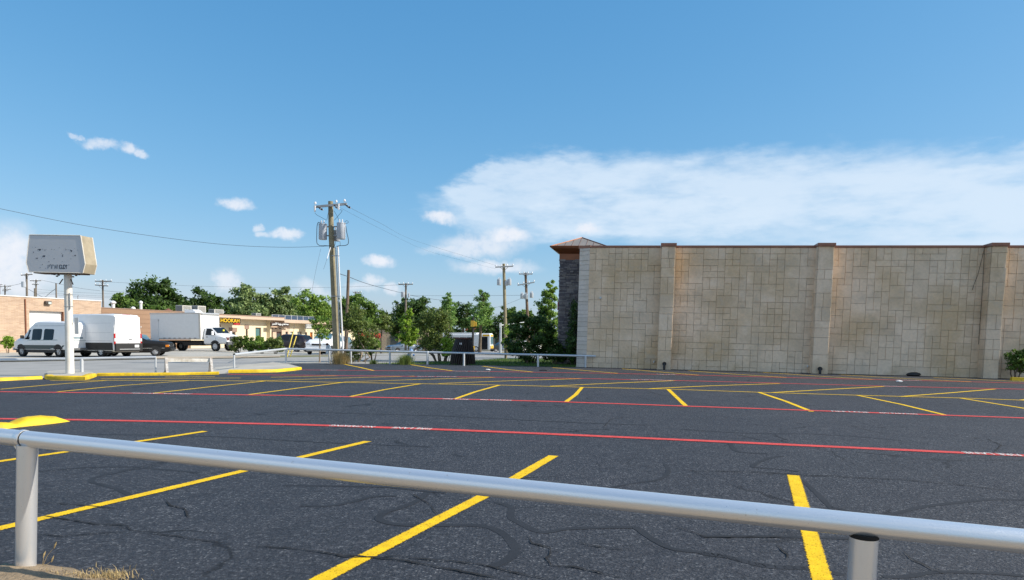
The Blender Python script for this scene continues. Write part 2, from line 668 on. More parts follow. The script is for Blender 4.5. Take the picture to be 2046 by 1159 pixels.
# ================================================================== the setting
ASPHALT = asphalt_material()
YELLOW = paint_material('yellow_road_paint', (.88, .55, .004))
RED = paint_material('red_road_paint', (.66, .075, .065))
WHITE = paint_material('white_road_paint', (.82, .80, .76), fuzz=.01, worn=.3)
CONCRETE = M('street_concrete', (.33, .32, .30), .85, var=.12, scale=.6, bump=.15, bscale=20)
PALE_CONCRETE = M('pale_concrete', (.47, .44, .38), .85, var=.14, scale=.5, bump=.15, bscale=15)
SIDEWALK = M('sidewalk_concrete', (.52, .42, .30), .9, var=.12, scale=1.2, bump=.2, bscale=20)
EARTH = M('dry_earth', (.30, .25, .14), .95, var=.2, scale=.35, bump=.6, bscale=6, col2=(.13, .14, .05))
DRYGRASS_GROUND = M('dry_grass_ground', (.46, .36, .18), .95, var=.1, scale=.8, bump=.5, bscale=9, col2=(.30, .27, .12))
def chipped(name, col, chip, rough, thr=.33, scale=7.0):
    """paint worn through to what lies under it"""
    m, nt, b = nodes_of(name)
    N, L = nt.nodes.new, nt.links.new
    tc = N('ShaderNodeTexCoord')
    n, n2 = N('ShaderNodeTexNoise'), N('ShaderNodeTexNoise')
    n.inputs['Scale'].default_value, n.inputs['Detail'].default_value, n.inputs['Roughness'].default_value = scale, 9, .72
    n2.inputs['Scale'].default_value, n2.inputs['Detail'].default_value = 2.2, 6
    L(tc.outputs['Object'], n.inputs['Vector']); L(tc.outputs['Object'], n2.inputs['Vector'])
    r = N('ShaderNodeValToRGB')
    e = r.color_ramp.elements
    e[0].position, e[0].color = thr, (*chip, 1)
    e[1].position, e[1].color = thr + .05, (*[c * .8 for c in col], 1)
    e2 = e.new(.62)
    e2.color = (*col, 1)
    L(n.outputs['Fac'], r.inputs[0])
    x = N('ShaderNodeMix')
    x.data_type, x.blend_type = 'RGBA', 'MULTIPLY'
    x.inputs['Factor'].default_value = .45
    L(r.outputs[0], x.inputs['A'])
    r2 = N('ShaderNodeValToRGB')
    r2.color_ramp.elements[0].position, r2.color_ramp.elements[1].position = .35, .55
    r2.color_ramp.elements[0].color = (.45, .42, .38, 1)
    L(n2.outputs['Fac'], r2.inputs[0]); L(r2.outputs[0], x.inputs['B'])
    L(x.outputs['Result'], b.inputs['Base Color'])
    b.inputs['Roughness'].default_value = rough
    bp = N('ShaderNodeBump')
    bp.inputs['Strength'].default_value, bp.inputs['Distance'].default_value = .5, .02
    L(n.outputs['Fac'], bp.inputs['Height']); L(bp.outputs[0], b.inputs['Normal'])
    MATS[name] = m
    return m


KERB_YELLOW = chipped('yellow_kerb_paint', (.84, .56, .012), (.36, .33, .28), .65)

tag(sheet('ground', [(-900, -60), (900, -60), (900, 1500), (-900, 1500)], -.012, EARTH, 6.0), kind='structure')
street = sheet('street', [(-90, 20), (-16, 24.5), (-12, 28), (-6, 33), (5, 33), (40, 33), (60, 44), (30, 47)]
               + [tuple(at(*p)[:2]) for p in [(1010, 706), (900, 708.5), (700, 711.5), (480, 716), (300, 718), (0, 723.5)]] + [(-90, 37)], -.006, CONCRETE)
tag(street, kind='structure')
sidewalk = sheet('sidewalk', [tuple(at(*p)[:2]) for p in [(-220, 728), (0, 723), (300, 717.6), (480, 715.5), (560, 713.5), (560, 711.2), (480, 712.6), (300, 714), (0, 717), (-220, 720)]], .03, SIDEWALK)
tag(sidewalk, kind='structure')
tag(sheet('concrete_forecourt', [(-95, 40.5), (-31, 42.6), (-20, 46.3), (-13.5, 50), (-13, 56), (-24, 110), (-60, 110)], .002, PALE_CONCRETE), kind='structure')
tag(sheet('crossing_road', [(-80, 116), (60, 116), (60, 146), (-80, 146)], .004, CONCRETE, 6), kind='structure')
tag(sheet('far_sidewalk', [(-13, 50.5), (25, 50.5), (25, 54), (-13, 54)], .006, PALE_CONCRETE), kind='structure')
tag(sheet('side_street', [(-13, 54), (-2.2, 54), (-1.5, 116), (-24, 116)], -.002, CONCRETE), kind='structure')
tag(sheet('dry_lawn', [(-2.0, 54.2), (25, 54.2), (25, 114), (-1.2, 114)], .012, DRYGRASS_GROUND), kind='structure')

# ---- stone building frame (needed for the lot's edge)
WALL_TH = R(-11.5)
WALL_O = at(1171, 733.5)
WEX = Vector((math.cos(WALL_TH), math.sin(WALL_TH), 0))
WOUT = Vector((math.sin(WALL_TH), -math.cos(WALL_TH), 0))


def wall_u(px, py, out=0.0):
    """distance along the stone wall of the point seen at this pixel on the plane 'out' metres in front of it"""
    d = pixel_ray(px, py)
    o = WALL_O + WOUT * out
    t = (o - Vector((0, 0, EYE))).dot(WOUT) / d.dot(WOUT)
    p = Vector((0, 0, EYE)) + d * t
    return (p - WALL_O).dot(WEX), p.z


we = WALL_O + WEX * 45
lot_poly = [(-50, 1.0), (50, 1.0), (50, we.y - 1.5), (WALL_O.x + .3, WALL_O.y + .3)] + [tuple(at(*p)[:2]) for p in
            [(1150, 734.2), (1060, 732.6), (980, 730.6), (900, 729), (780, 727.6), (690, 726.8), (600, 726.8), (545, 728), (500, 734), (440, 744), (432, 747),
             (190, 748), (182, 755), (88, 755), (0, 760)]] + [(-50, 21.3)]
lot = sheet('parking_lot', lot_poly, 0.0, ASPHALT, 2.0)
tag(lot, kind='structure')

# ---- painted stall lines
STALL_W = .125
stalls = [[(410, 862), (292, 880), (0, 922), (-160, 945)], [(735, 882), (500, 938), (0, 1056), (-100, 1080)], [(1106, 911), (975, 987), (640, 1159), (560, 1201)],
          [(1585, 950), (1612, 1045), (1643, 1159), (1656, 1206)], [(2110, 985), (2240, 1050)],
          [(0, 778), (100, 769), (217, 760)], [(115, 783), (250, 770), (381, 760.5)], [(305, 786), (420, 773), (528, 761.8)], [(498, 788.5), (600, 775), (688, 763.8)],
          [(698, 793), (767, 779), (840, 767)], [(907, 798), (950, 783), (998, 769.6)], [(1131, 803), (1150, 789), (1163, 774)], [(1371, 812), (1352, 794), (1335, 777.8)],
          [(1622, 822.6), (1570, 802), (1516, 784)], [(1893, 830.5), (1800, 808), (1713, 790)], [(2180, 840), (2046, 816), (1918, 795.5)],
          [(202, 757), (481, 755.4)], [(330, 753.6), (430, 752.6)], [(500, 761.8), (676, 755.8), (828, 751.6)], [(688, 763.3), (850, 758), (998, 754)], [(876, 766.5), (1050, 760), (1170, 756.6)],
          [(1100, 771.8), (1230, 765.5), (1354, 760.6)], [(1299, 776.7), (1420, 771), (1558, 766.6)], [(1539, 784.8), (1650, 778.6), (1766, 772.4)], [(1798, 792.6), (1900, 785), (1988, 777.6)],
          [(2040, 799.5), (2180, 786)], [(541, 754), (676, 751)],
          [(686, 727.6), (718, 734), (747, 740.6)], [(820, 728.6), (862, 735.6), (904, 741)], [(964, 731.8), (1015, 738.6), (1064, 743.4)], [(1104, 734.6), (1170, 740.6), (1234, 746)],
          [(1243, 737), (1320, 743.6), (1396, 749.6)], [(1376, 741), (1470, 748), (1571, 754.2)], [(1513, 743.6), (1630, 751.4), (1747, 758.3)], [(1675, 748.8), (1810, 756.6), (1941, 762.8)],
          [(1865, 754.6), (1960, 759), (2060, 763.4)]]
for s in stalls:
    near = s[0][1] > 840
    ribbon('stall_line', pixels(s), .15 if near else STALL_W, .004, YELLOW, lot, .05)
ribbon('stall_line', pixels([(100, 760.5), (217, 760.2), (381, 760.6), (528, 761.6), (700, 764.6), (842, 767), (996, 769.6), (1165, 774), (1331, 777.7), (1516, 784),
                             (1715, 790), (1923, 795.6), (2046, 800), (2180, 806)]), STALL_W, .0045, YELLOW, lot, .05)
# ---- fire lane stripes
red_lines = [[(-140, 836), (0, 837.2), (140, 839), (300, 842), (500, 846.7), (600, 849), (850, 857.6), (1200, 872.2), (1520, 886.6), (1800, 899.5), (2046, 911), (2160, 916.5)],
             [(-140, 781), (0, 783), (300, 786.5), (600, 791), (800, 795.5), (1100, 802.6), (1373, 812), (1520, 817), (1700, 823.5), (2046, 835.6), (2160, 840)],
             [(455, 748.3), (500, 749), (676, 750.8), (850, 752.6), (1000, 754.2), (1200, 757.4), (1400, 761.8), (1558, 766), (1766, 772), (2046, 778), (2160, 781)],
             [(601, 739.4), (750, 740.8), (904, 741.8), (1064, 744), (1200, 746), (1396, 750), (1571, 754.6), (1747, 758.6), (1941, 763.2), (2046, 766), (2160, 769)]]
red_objs = [ribbon('fire_lane_stripe', pixels(l), .215 if i < 2 else .19, .006 + .0003 * i, RED, lot, .04) for i, l in enumerate(red_lines)]
TEXTS = {w: text_geometry(w, 1.0, 0, 1.05, .012) for w in ('FIRE LANE', 'NO PARKING')}


def ground_text(word, line, px0, px1, flip, parent):
    """lettering on the stripe between two photograph columns; flip: it reads from the far side"""
    def on_line(px):
        for (x0, y0), (x1, y1) in zip(line[:-1], line[1:]):
            if x0 <= px <= x1:
                return at(px, y0 + (y1 - y0) * (px - x0) / (x1 - x0))
    a, b = on_line(px0), on_line(px1)
    if flip:
        a, b = b, a
    vs, fs = TEXTS[word]
    wmax = max(v[0] for v in vs)
    e = b - a
    ln = e.length
    e = Vector((e.x, e.y, 0)).normalized()
    s = Vector((-e.y, e.x, 0))
    hgt = .17
    ctr = .36
    out = []
    for v in vs:
        p = a + e * (v[0] / wmax * ln) + s * ((v[1] - ctr) * hgt / .72)
        out.append((p.x, p.y, ground_z(p.x, p.y) + .010))
    mb = MB().add(out, fs)
    mb.uv = [(.5, .5)] * sum(len(f) for f in fs)
    return mb.build('lettering', WHITE, parent)


ground_text('NO PARKING', red_lines[0], 660, 748, True, red_objs[0])
ground_text('FIRE LANE', red_lines[0], 784, 862, True, red_objs[0])
ground_text('FIRE LANE', red_lines[0], 1925, 2040, True, red_objs[0])
ground_text('FIRE LANE', red_lines[1], 885, 937, False, red_objs[1])
ground_text('NO PARKING', red_lines[1], 960, 1022, False, red_objs[1])
ground_text('FIRE LANE', red_lines[1], 262, 318, False, red_objs[1])
ground_text('NO PARKING', red_lines[1], 326, 382, False, red_objs[1])
ground_text('FIRE LANE', red_lines[1], 1660, 1735, False, red_objs[1])
ground_text('NO PARKING', red_lines[1], 1757, 1832, False, red_objs[1])
for a, b, w in ((834, 868, 'FIRE LANE'), (872, 912, 'NO PARKING'), (1260, 1296, 'FIRE LANE'), (1300, 1345, 'NO PARKING'), (1766, 1812, 'NO PARKING')):
    ground_text(w, red_lines[2], a, b, True, red_objs[2])
for a, b, w in ((640, 675, 'FIRE LANE'), (905, 935, 'FIRE LANE'), (940, 978, 'NO PARKING'), (1312, 1350, 'FIRE LANE'), (1790, 1840, 'NO PARKING')):
    ground_text(w, red_lines[3], a, b, False, red_objs[3])

# ---- crack sealant bands and open cracks
SEALANT = M('crack_sealant', (.027, .029, .034), .75, spec=.3, var=.15, scale=3, bump=.1, bscale=30)
CRACK = M('open_crack', (.006, .006, .007), .95, var=.2, scale=9)


def zoomed(pts, ox, oy, k):
    return [(ox + x / k, oy + y / k) for x, y in pts]


def smooth_path(P, n=5):
    out = []
    for i in range(len(P) - 1):
        p0, p1, p2, p3 = P[max(i - 1, 0)], P[i], P[i + 1], P[min(i + 2, len(P) - 1)]
        for k in range(n):
            t = k / n
            out.append(.5 * ((2 * p1) + (p2 - p0) * t + (2 * p0 - 5 * p1 + 4 * p2 - p3) * t * t + (3 * p1 - p0 - 3 * p2 + p3) * t ** 3))
    return out + [P[-1]]


seal = [zoomed([(740, 245), (690, 290), (600, 330), (500, 360), (460, 395), (500, 420), (600, 435), (800, 438), (1000, 437), (1120, 455), (1200, 500), (1250, 560), (1250, 600), (1200, 645), (1110, 680)], 600, 900, 2.923),
        zoomed([(-30, 420), (60, 450), (60, 510), (130, 550), (240, 595), (400, 575), (740, 565), (800, 575), (880, 630), (1000, 690), (1150, 710), (1300, 735), (1450, 770), (1600, 795), (1800, 810)], 1000, 860, 2.923),
        zoomed([(0, 320), (150, 325), (300, 300), (420, 270), (560, 265)], 600, 900, 2.923), zoomed([(-100, 205), (200, 208), (500, 215), (700, 235), (850, 248)], 600, 900, 2.923),
        zoomed([(640, 335), (800, 305), (930, 285), (980, 240), (960, 195)], 1000, 860, 2.923), zoomed([(1720, 270), (1780, 310), (1850, 370), (1940, 465)], 1000, 860, 2.923),
        zoomed([(1740, 240), (1600, 225), (1480, 215), (1500, 190), (1580, 160), (1650, 150)], 1000, 860, 2.923), zoomed([(1330, 60), (1370, 115), (1430, 130), (1560, 136)], 1000, 860, 2.923),
        zoomed([(840, 612), (760, 575), (680, 550), (600, 530), (590, 510), (640, 490), (740, 470), (900, 440), (1100, 450), (1280, 468)], 0, 800, 3.2275),
        zoomed([(180, 465), (400, 445), (620, 430), (900, 430)], 0, 800, 3.2275),
        zoomed([(0, 650), (200, 680), (420, 735), (700, 745), (900, 790)], 1400, 900, 3.167), zoomed([(1150, 800), (1300, 800), (1500, 770), (1800, 775), (2046, 795)], 1400, 900, 3.167),
        zoomed([(0, 545), (300, 545), (600, 548), (1000, 560)], 1400, 900, 3.167), [(1660, 1013), (1760, 1030), (1850, 1012), (1990, 998), (2120, 1002)],
        [(560, 822), (700, 826), (900, 832), (1100, 842), (1300, 850)], [(1360, 858), (1500, 866), (1640, 868), (1800, 880)], [(180, 868), (420, 872), (640, 884), (860, 893)]]
for p in seal:
    ribbon('sealant_band', smooth_path(pixels(p)), random.uniform(.05, .075), .0018, SEALANT, lot, .12, .3)


def jagged(P, amp):
    out = []
    for a, b in zip(P[:-1], P[1:]):
        n = max(2, int((b - a).length / .06))
        for k in range(n):
            q = a.lerp(b, k / n)
            out.append(q + Vector((random.gauss(0, amp), random.gauss(0, amp), 0)))
    return out + [P[-1]]


cracks = [zoomed([(230, 865), (400, 880), (640, 860), (860, 850), (1000, 860), (1130, 880), (1290, 905), (1500, 930)], 0, 800, 3.2275),
          zoomed([(-300, 560), (0, 580), (150, 600), (300, 630), (560, 620), (700, 635), (900, 650), (1110, 680), (1250, 720), (1450, 757)], 600, 900, 2.923),
          zoomed([(160, 620), (185, 660), (290, 690), (290, 720), (270, 750), (300, 790), (420, 800), (560, 830), (700, 865)], 1000, 860, 2.923),
          zoomed([(1000, 560), (1100, 590), (1200, 625), (1740, 625)], 1000, 860, 2.923), zoomed([(440, 655), (620, 690), (760, 700)], 1000, 860, 2.923),
          zoomed([(1070, 650), (1100, 680), (1190, 700), (1210, 745), (1225, 760)], 0, 800, 3.2275), zoomed([(250, 655), (400, 670), (560, 680), (760, 700)], 0, 800, 3.2275),
          zoomed([(280, 745), (420, 770), (620, 800), (820, 810), (850, 840)], 0, 800, 3.2275), zoomed([(0, 700), (90, 710)], 0, 800, 3.2275),
          zoomed([(1280, 645), (1330, 690), (1400, 720), (1470, 760), (1600, 800)], 1400, 900, 3.167), zoomed([(480, 600), (545, 660), (540, 690)], 1400, 900, 3.167),
          zoomed([(20, 130), (500, 145), (800, 165), (1300, 190), (1600, 215), (2046, 270)], 1400, 900, 3.167),
          [(1640, 842), (1690, 848), (1740, 862), (1790, 868)], [(1970, 876), (2000, 890), (1985, 905)], [(640, 1105), (800, 1120), (1010, 1160)], [(820, 985), (860, 1010), (880, 1035)],
          [(60, 800), (300, 806), (520, 808)], [(1205, 855), (1220, 838), (1260, 832)], [(0, 880), (120, 884), (260, 876)], [(1290, 780.5), (1320, 790), (1420, 800)]]
for p in cracks:
    ribbon('crack', jagged(pixels(p), .005), random.uniform(.009, .016), .0078, CRACK, lot, .75, .5, True)


# ---- yellow kerbs
def kerb(name, pts, height, width, mat, side=1):
    """kerb along ground points; side = +1: the body lies to the left of the walking direction"""
    P = [Vector(p) for p in pts]
    Q = []
    for a, b in zip(P[:-1], P[1:]):
        n = max(1, int((b - a).length / .6))
        Q += [a.lerp(b, k / n) for k in range(n)]
    Q.append(P[-1])
    mb = MB()
    n = len(Q)
    vs = []
    for i, p in enumerate(Q):
        t = Q[min(i + 1, n - 1)] - Q[max(i - 1, 0)]
        t.z = 0
        t.normalize()
        s = Vector((-t.y, t.x, 0)) * side
        h = height * (1 + random.uniform(-.06, .06))
        for (o, z) in ((0, -.05), (.004, h * .75), (.03, h * .97), (.05, h), (width - .03, h * 1.01), (width, h * .9), (width, -.05)):
            q = p + s * (o + random.uniform(-.006, .006))
            vs.append((q.x, q.y, ground_z(q.x, q.y) + z))
    for i in range(n - 1):
        for k in range(6):
            a = i * 7 + k
            mb.f.append((a, a + 1, a + 8, a + 7))
    mb.f += [tuple(range(7))[::-1], tuple((n - 1) * 7 + k for k in range(7))]
    mb.v = vs
    o = mb.build(name, mat, None, 50)
    return tag(o, kind='structure')


kerb('kerb', pixels([(-300, 778), (-120, 768.5), (0, 761.5), (85, 757.6)]), .10, .26, KERB_YELLOW)
kerb('kerb', pixels([(88, 756.5), (94, 758.6), (170, 759.2), (180, 757.5), (193, 752.5)]), .13, .26, KERB_YELLOW)
kerb('kerb', pixels([(193, 751.6), (250, 751), (330, 750.4), (437, 748.4)]), .10, .30, KERB_YELLOW)
kerb('kerb', pixels([(456, 745.4), (500, 745), (551, 744), (585, 741), (603, 738.6)]), .12, .20, KERB_YELLOW)
tag(sheet('sign_island', [tuple(at(*p)[:2]) for p in [(95, 757.6), (170, 758), (190, 752), (180, 745), (150, 742), (95, 746)]], .09, PALE_CONCRETE, 1.0), kind='structure')
tag(sheet('driveway_island', [tuple(at(*p)[:2]) for p in [(458, 744), (500, 744), (551, 743), (583, 740.4), (600, 738), (575, 731), (545, 727.6), (515, 730), (480, 737)]], .10, PALE_CONCRETE, 1.0), kind='structure')
tag(sheet('driveway_apron', [tuple(at(*p)[:2]) for p in [(436, 747.4), (457, 746), (470, 742), (498, 734), (560, 726.8), (640, 725.4), (640, 722.5), (560, 722.6), (430, 734), (420, 744)]], .003, PALE_CONCRETE, 1.0), kind='structure')


def lumpy_kerb():
    """worn, thickly painted kerb nose in the lower part of the lot"""
    mb = MB()
    pts = [(-150, 866, 0.117, .30), (-60, 862, 0.117, .31), (-20, 860, 0.125, .32), (0, 858.5, 0.117, .34), (25, 855.5, 0.101, .34), (38, 853.8, 0.070, .36), (46, 853, 0.101, .42), (58, 851.6, 0.140, .46), (80, 849.6, 0.156, .48),
           (105, 846.8, 0.148, .46), (122, 844.6, 0.117, .42), (134, 843, 0.062, .34), (141, 841.8, 0.016, .2)]
    n = 9
    ringn = []
    P = [at(p[0], p[1]) for p in pts]
    for i, (p, q) in enumerate(zip(P, pts)):
        t = P[min(i + 1, len(P) - 1)] - P[max(i - 1, 0)]
        t.z = 0
        t.normalize()
        s = Vector((-t.y, t.x, 0))
        for k in range(n):
            a = math.pi * k / (n - 1)
            off = (1 - math.cos(a)) / 2 * q[3]
            h = q[2] * math.sin(a) ** .45 * (1 + random.uniform(-.05, .05))
            v = p + s * off
            ringn.append((v.x, v.y, ground_z(v.x, v.y) - .01 + h))
    mb.v = ringn
    for i in range(len(P) - 1):
        for k in range(n - 1):
            a = i * n + k
            mb.f.append((a, a + 1, a + n + 1, a + n))
    mb.f += [tuple(range(n))[::-1], tuple((len(P) - 1) * n + k for k in range(n))]
    return tag(mb.build('kerb', KERB_YELLOW, None, 60), kind='structure')


lumpy_kerb()

# ---- dirt verge under the near railing
DIRT = M('verge_dirt', (.34, .25, .155), .95, var=.2, scale=5, bump=.9, bscale=45, col2=(.20, .145, .085))


def dirt_verge():
    edge = [at(*p) for p in [(-260, 1112), (-80, 1124), (0, 1131), (40, 1127), (100, 1130), (150, 1138), (190, 1147), (262, 1162)]]
    edge += [Vector((-1.2, 4.05, 0)), Vector((0, 3.55, 0)), Vector((1.3, 2.95, 0)), Vector((3, 2.3, 0)), Vector((9, .4, 0))]
    edge.insert(0, Vector((-14, 7.6, 0)))
    bm = bmesh.new()
    rows = []
    fine = []
    for a, b in zip(edge[:-1], edge[1:]):
        n = max(2, int((b - a).length / .07)) if a.x > -5 and a.x < 2 else 6
        fine += [a.lerp(b, k / n) for k in range(n)]
    fine.append(edge[-1])
    offs = [0, .03, .07, .12, .18, .25, .35, .5, .75, 1.2, 2.5, 9.0]
    for o in offs:
        row = []
        for p in fine:
            q = p + Vector((-.30, -.95, 0)) * o + Vector((random.gauss(0, .012), random.gauss(0, .012), 0))
            h = .006 + .07 * min(1, o / .3) + random.gauss(0, .006 if o < .6 else .002)
            if o == 0:
                h = -.01
            row.append(bm.verts.new((q.x, q.y, ground_z(q.x, q.y) + h)))
        rows.append(row)
    for r0_, r1_ in zip(rows[:-1], rows[1:]):
        for k in range(len(fine) - 1):
            bm.faces.new((r0_[k], r1_[k], r1_[k + 1], r0_[k + 1]))
    me = bpy.data.meshes.new('dirt_verge')
    bm.to_mesh(me)
    bm.free()
    me.materials.append(DIRT)
    me.shade_smooth()
    return tag(link('dirt_verge', me), kind='structure')


dirt_verge()


def blades(name, spots, mat, parent=None, lean=.5):
    """grass blades: spots of (x, y, z, height, width)"""
    mb = MB()
    for (x, y, z, h, w) in spots:
        a = random.uniform(0, 6.28)
        l = abs(random.gauss(0, lean)) * h
        dx, dy = math.cos(a), math.sin(a)
        sx, sy = -dy * w / 2, dx * w / 2
        m = (x + dx * l * .35, y + dy * l * .35, z + h * .6)
        t = (x + dx * l, y + dy * l, z + h * (1 - .25 * min(1, l / h)))
        mb.add([(x - sx, y - sy, z), (x + sx, y + sy, z), (m[0] + sx * .8, m[1] + sy * .8, m[2]), (m[0] - sx * .8, m[1] - sy * .8, m[2]), t],
               [(0, 1, 2, 3), (3, 2, 4)])
    return mb.build(name, mat, parent)


STRAW = leaf_material('straw', (.30, .21, .09), (.52, .40, .20), .7, .2)
peb = MB()
for _ in range(220):
    p = at(random.uniform(-150, 225), random.uniform(1146, 1190))
    s_ = random.uniform(.003, .009)
    peb.lathe([(s_ * .5, 0), (s_, s_ * .4), (s_ * .8, s_ * .9), (s_ * .2, s_ * 1.1)], 5, (p.x + random.gauss(0, .03), p.y - .06 + random.gauss(0, .03), p.z + .03 + random.uniform(0, .02)))
tag(peb.build('gravel', M('pebble_grey', (.30, .235, .16), .9, var=.3, scale=30)), 'scattered pebbles on the dirt beside the near railing post', 'gravel', kind='stuff')
sp_ = []
for _ in range(700):
    p = at(random.uniform(-120, 225), 1175)
    x, y = p.x + random.gauss(0, .12), p.y + random.gauss(0, .12)
    sp_.append((x, y, ground_z(x, y) + .03, random.uniform(.01, .045), .004))
for cx_, n in ((238, 150), (218, 120), (30, 60), (150, 60), (195, 80)):
    c_ = at(cx_, 1156)
    for _ in range(n):
        x, y = c_.x + random.gauss(0, .06), c_.y + random.gauss(0, .04) - .03
        sp_.append((x, y, ground_z(x, y) + .02, random.uniform(.015, .05), .004))
tag(blades('dry_grass', sp_, STRAW, lean=1.0), 'straw coloured dry grass on the dirt beside the near railing post', 'grass', kind='stuff')
c_ = at(95, 1132)
seed = MB()
for (dx, h, l) in ((0.0, .155, .085), (.0, .09, .01), (.015, .06, .05)):
    seed.tube([(c_.x, c_.y - .05, c_.z + .02), (c_.x + l * .4 + dx, c_.y - .05, c_.z + h * .6), (c_.x + l + dx, c_.y - .05, c_.z + h)], [.0018, .0015, .001], 5)
    seed.tube([(c_.x + l + dx - .004, c_.y - .05, c_.z + h - .012), (c_.x + l + dx + .003, c_.y - .05, c_.z + h + .012), (c_.x + l + dx + .013, c_.y - .05, c_.z + h + .034)], [.002, .0058, .001], 6)
tag(seed.build('grass_stalk', STRAW, None), 'dry straw seed stalk growing beside the near silver post', 'plant')

# ---- green verge behind the far railing
GRASS = leaf_material('verge_grass', (.045, .10, .018), (.13, .22, .035), .6, .3)
LAWN = M('lawn_soil', (.09, .115, .03), .95, var=.25, scale=2, bump=.5, bscale=20)
verge = [tuple(at(*p)[:2]) for p in [(735, 727), (900, 729), (1000, 731), (1150, 734), (1152, 724), (1110, 716), (1012, 716.5), (930, 722), (830, 724.4)]]
tag(sheet('verge', verge, .004, LAWN, 1.0), kind='structure')
gs = []
while len(gs) < 9000:
    p = (random.uniform(-8, 4.5), random.uniform(32.5, 42))
    ins = False
    for (x0, y0), (x1, y1) in zip(verge, verge[1:] + verge[:1]):
        if (y0 > p[1]) != (y1 > p[1]) and p[0] < (x1 - x0) * (p[1] - y0) / (y1 - y0) + x0:
            ins = not ins
    if ins:
        gs.append((p[0], p[1], ground_z(*p), random.uniform(.04, .11), .014))
tag(blades('grass', gs, GRASS), 'short green grass on the verge behind the far railing', 'grass', kind='stuff')

# ================================================================== stone clad building
def limestone(name, light, stain, per=.10):
    m, nt, b = nodes_of(name)
    N, L = nt.nodes.new, nt.links.new
    tc = N('ShaderNodeTexCoord')

    def noise(s, d, r=.6):
        n = N('ShaderNodeTexNoise')
        n.inputs['Scale'].default_value = s
        n.inputs['Detail'].default_value = d
        n.inputs['Roughness'].default_value = r
        L(tc.outputs['Object'], n.inputs['Vector'])
        return n.outputs['Fac']

    def ramp(f, a, c, ca, cb):
        r = N('ShaderNodeValToRGB')
        r.color_ramp.elements[0].position = a
        r.color_ramp.elements[1].position = c
        r.color_ramp.elements[0].color = (*ca, 1)
        r.color_ramp.elements[1].color = (*cb, 1)
        L(f, r.inputs[0])
        return r.outputs[0]

    def mix(f, a, c, mode='MIX'):
        x = N('ShaderNodeMix')
        x.data_type = 'RGBA'
        x.blend_type = mode
        for i, v in (('Factor', f), ('A', a), ('B', c)):
            if isinstance(v, bpy.types.NodeSocket):
                L(v, x.inputs[i])
            else:
                x.inputs[i].default_value = v if i == 'Factor' else (*v, 1)
        return x.outputs['Result']
    oi = N('ShaderNodeObjectInfo')
    c = mix(ramp(noise(.55, 6), .42, .62, (0, 0, 0), (1, 1, 1)), light, stain)
    c = mix(ramp(oi.outputs['Random'], .1, .9, (0, 0, 0), (.18, .18, .18)), c, stain)
    c = mix(ramp(noise(.85, 7, .72), .56, .72, (0, 0, 0), (.5, .5, .5)), c, tuple(v * .76 for v in stain))
    c = mix(ramp(noise(1.1, 5, .7), .5, .7, (0, 0, 0), (.5, .5, .5)), c, (.66, .58, .49))
    c = mix(ramp(noise(9, 7, .7), .35, .75, (.84, .84, .84), (1, 1, 1)), (0, 0, 0), c)
    mr = N('ShaderNodeMapRange')
    wn = N('ShaderNodeTexWhiteNoise')
    wn.noise_dimensions = '1D'
    L(oi.outputs['Random'], wn.inputs['W'])
    L(wn.outputs['Value'], mr.inputs[0])
    mr.inputs[3].default_value = 1 - per
    mr.inputs[4].default_value = 1 + per
    sc = N('ShaderNodeVectorMath')
    sc.operation = 'SCALE'
    L(c, sc.inputs[0]); L(mr.outputs[0], sc.inputs['Scale'])
    L(sc.outputs[0], b.inputs['Base Color'])
    b.inputs['Roughness'].default_value = .9
    b.inputs['Specular IOR Level'].default_value = .2
    bp = N('ShaderNodeBump')
    bp.inputs['Strength'].default_value = .5
    bp.inputs['Distance'].default_value = .03
    L(noise(7, 8, .7), bp.inputs['Height'])
    L(bp.outputs[0], b.inputs['Normal'])
    MATS[name] = m
    return m


STONE = limestone('tan_limestone', (.90, .715, .535), (.70, .51, .31), .05)
STONE_PALE = limestone('pale_limestone', (.80, .70, .62), (.70, .60, .48), .06)
JOINT = M('stone_joint', (.40, .32, .23), .95, var=.2, scale=3)
COPING = M('brown_metal_coping', (.33, .145, .09), .45, metal=.2, var=.12, scale=2)
COPPER = M('copper_brown_fascia', (.27, .095, .040), .4, metal=.35, var=.12, scale=2)
SEAM = M('tan_metal_roof', (.36, .30, .24), .45, metal=.3, var=.08, scale=1.5)
DARK = M('near_black', (.012, .012, .013), .5, var=.1)
WALL_H = 5.58
building = thing('stone_building', 'windowless building with big tan stone blocks, three pilasters and brown coping along the lot', 'building', WALL_O, WALL_TH)


def block(u0, u1, z0, z1, y, parent, mat, thick=.045, gap=.0048, jr=0.0, name='block', ch=.007):
    """one stone with chamfered front edges; y = the plane it stands on (front looks to -y)"""
    u0 += gap; u1 -= gap; z0 += gap; z1 -= gap
    f = y - thick + random.uniform(-.004, .004)
    j = [random.uniform(-jr, jr) for _ in range(4)]
    vs = [(u0, y, z0), (u1 + j[0], y, z0), (u1 + j[1], y, z1), (u0, y, z1),
          (u0, f + ch, z0), (u1 + j[0], f + ch, z0), (u1 + j[1], f + ch, z1), (u0, f + ch, z1),
          (u0 + ch, f, z0 + ch), (u1 - ch + j[0], f, z0 + ch), (u1 - ch + j[1], f, z1 - ch), (u0 + ch, f, z1 - ch)]
    fs = [(8, 9, 10, 11)] + [(4 + k, 4 + (k + 1) % 4, 8 + (k + 1) % 4, 8 + k) for k in range(4)] + [(k, (k + 1) % 4, 4 + (k + 1) % 4, 4 + k) for k in range(4)]
    return MB().add(vs, fs).build(name, mat, parent)


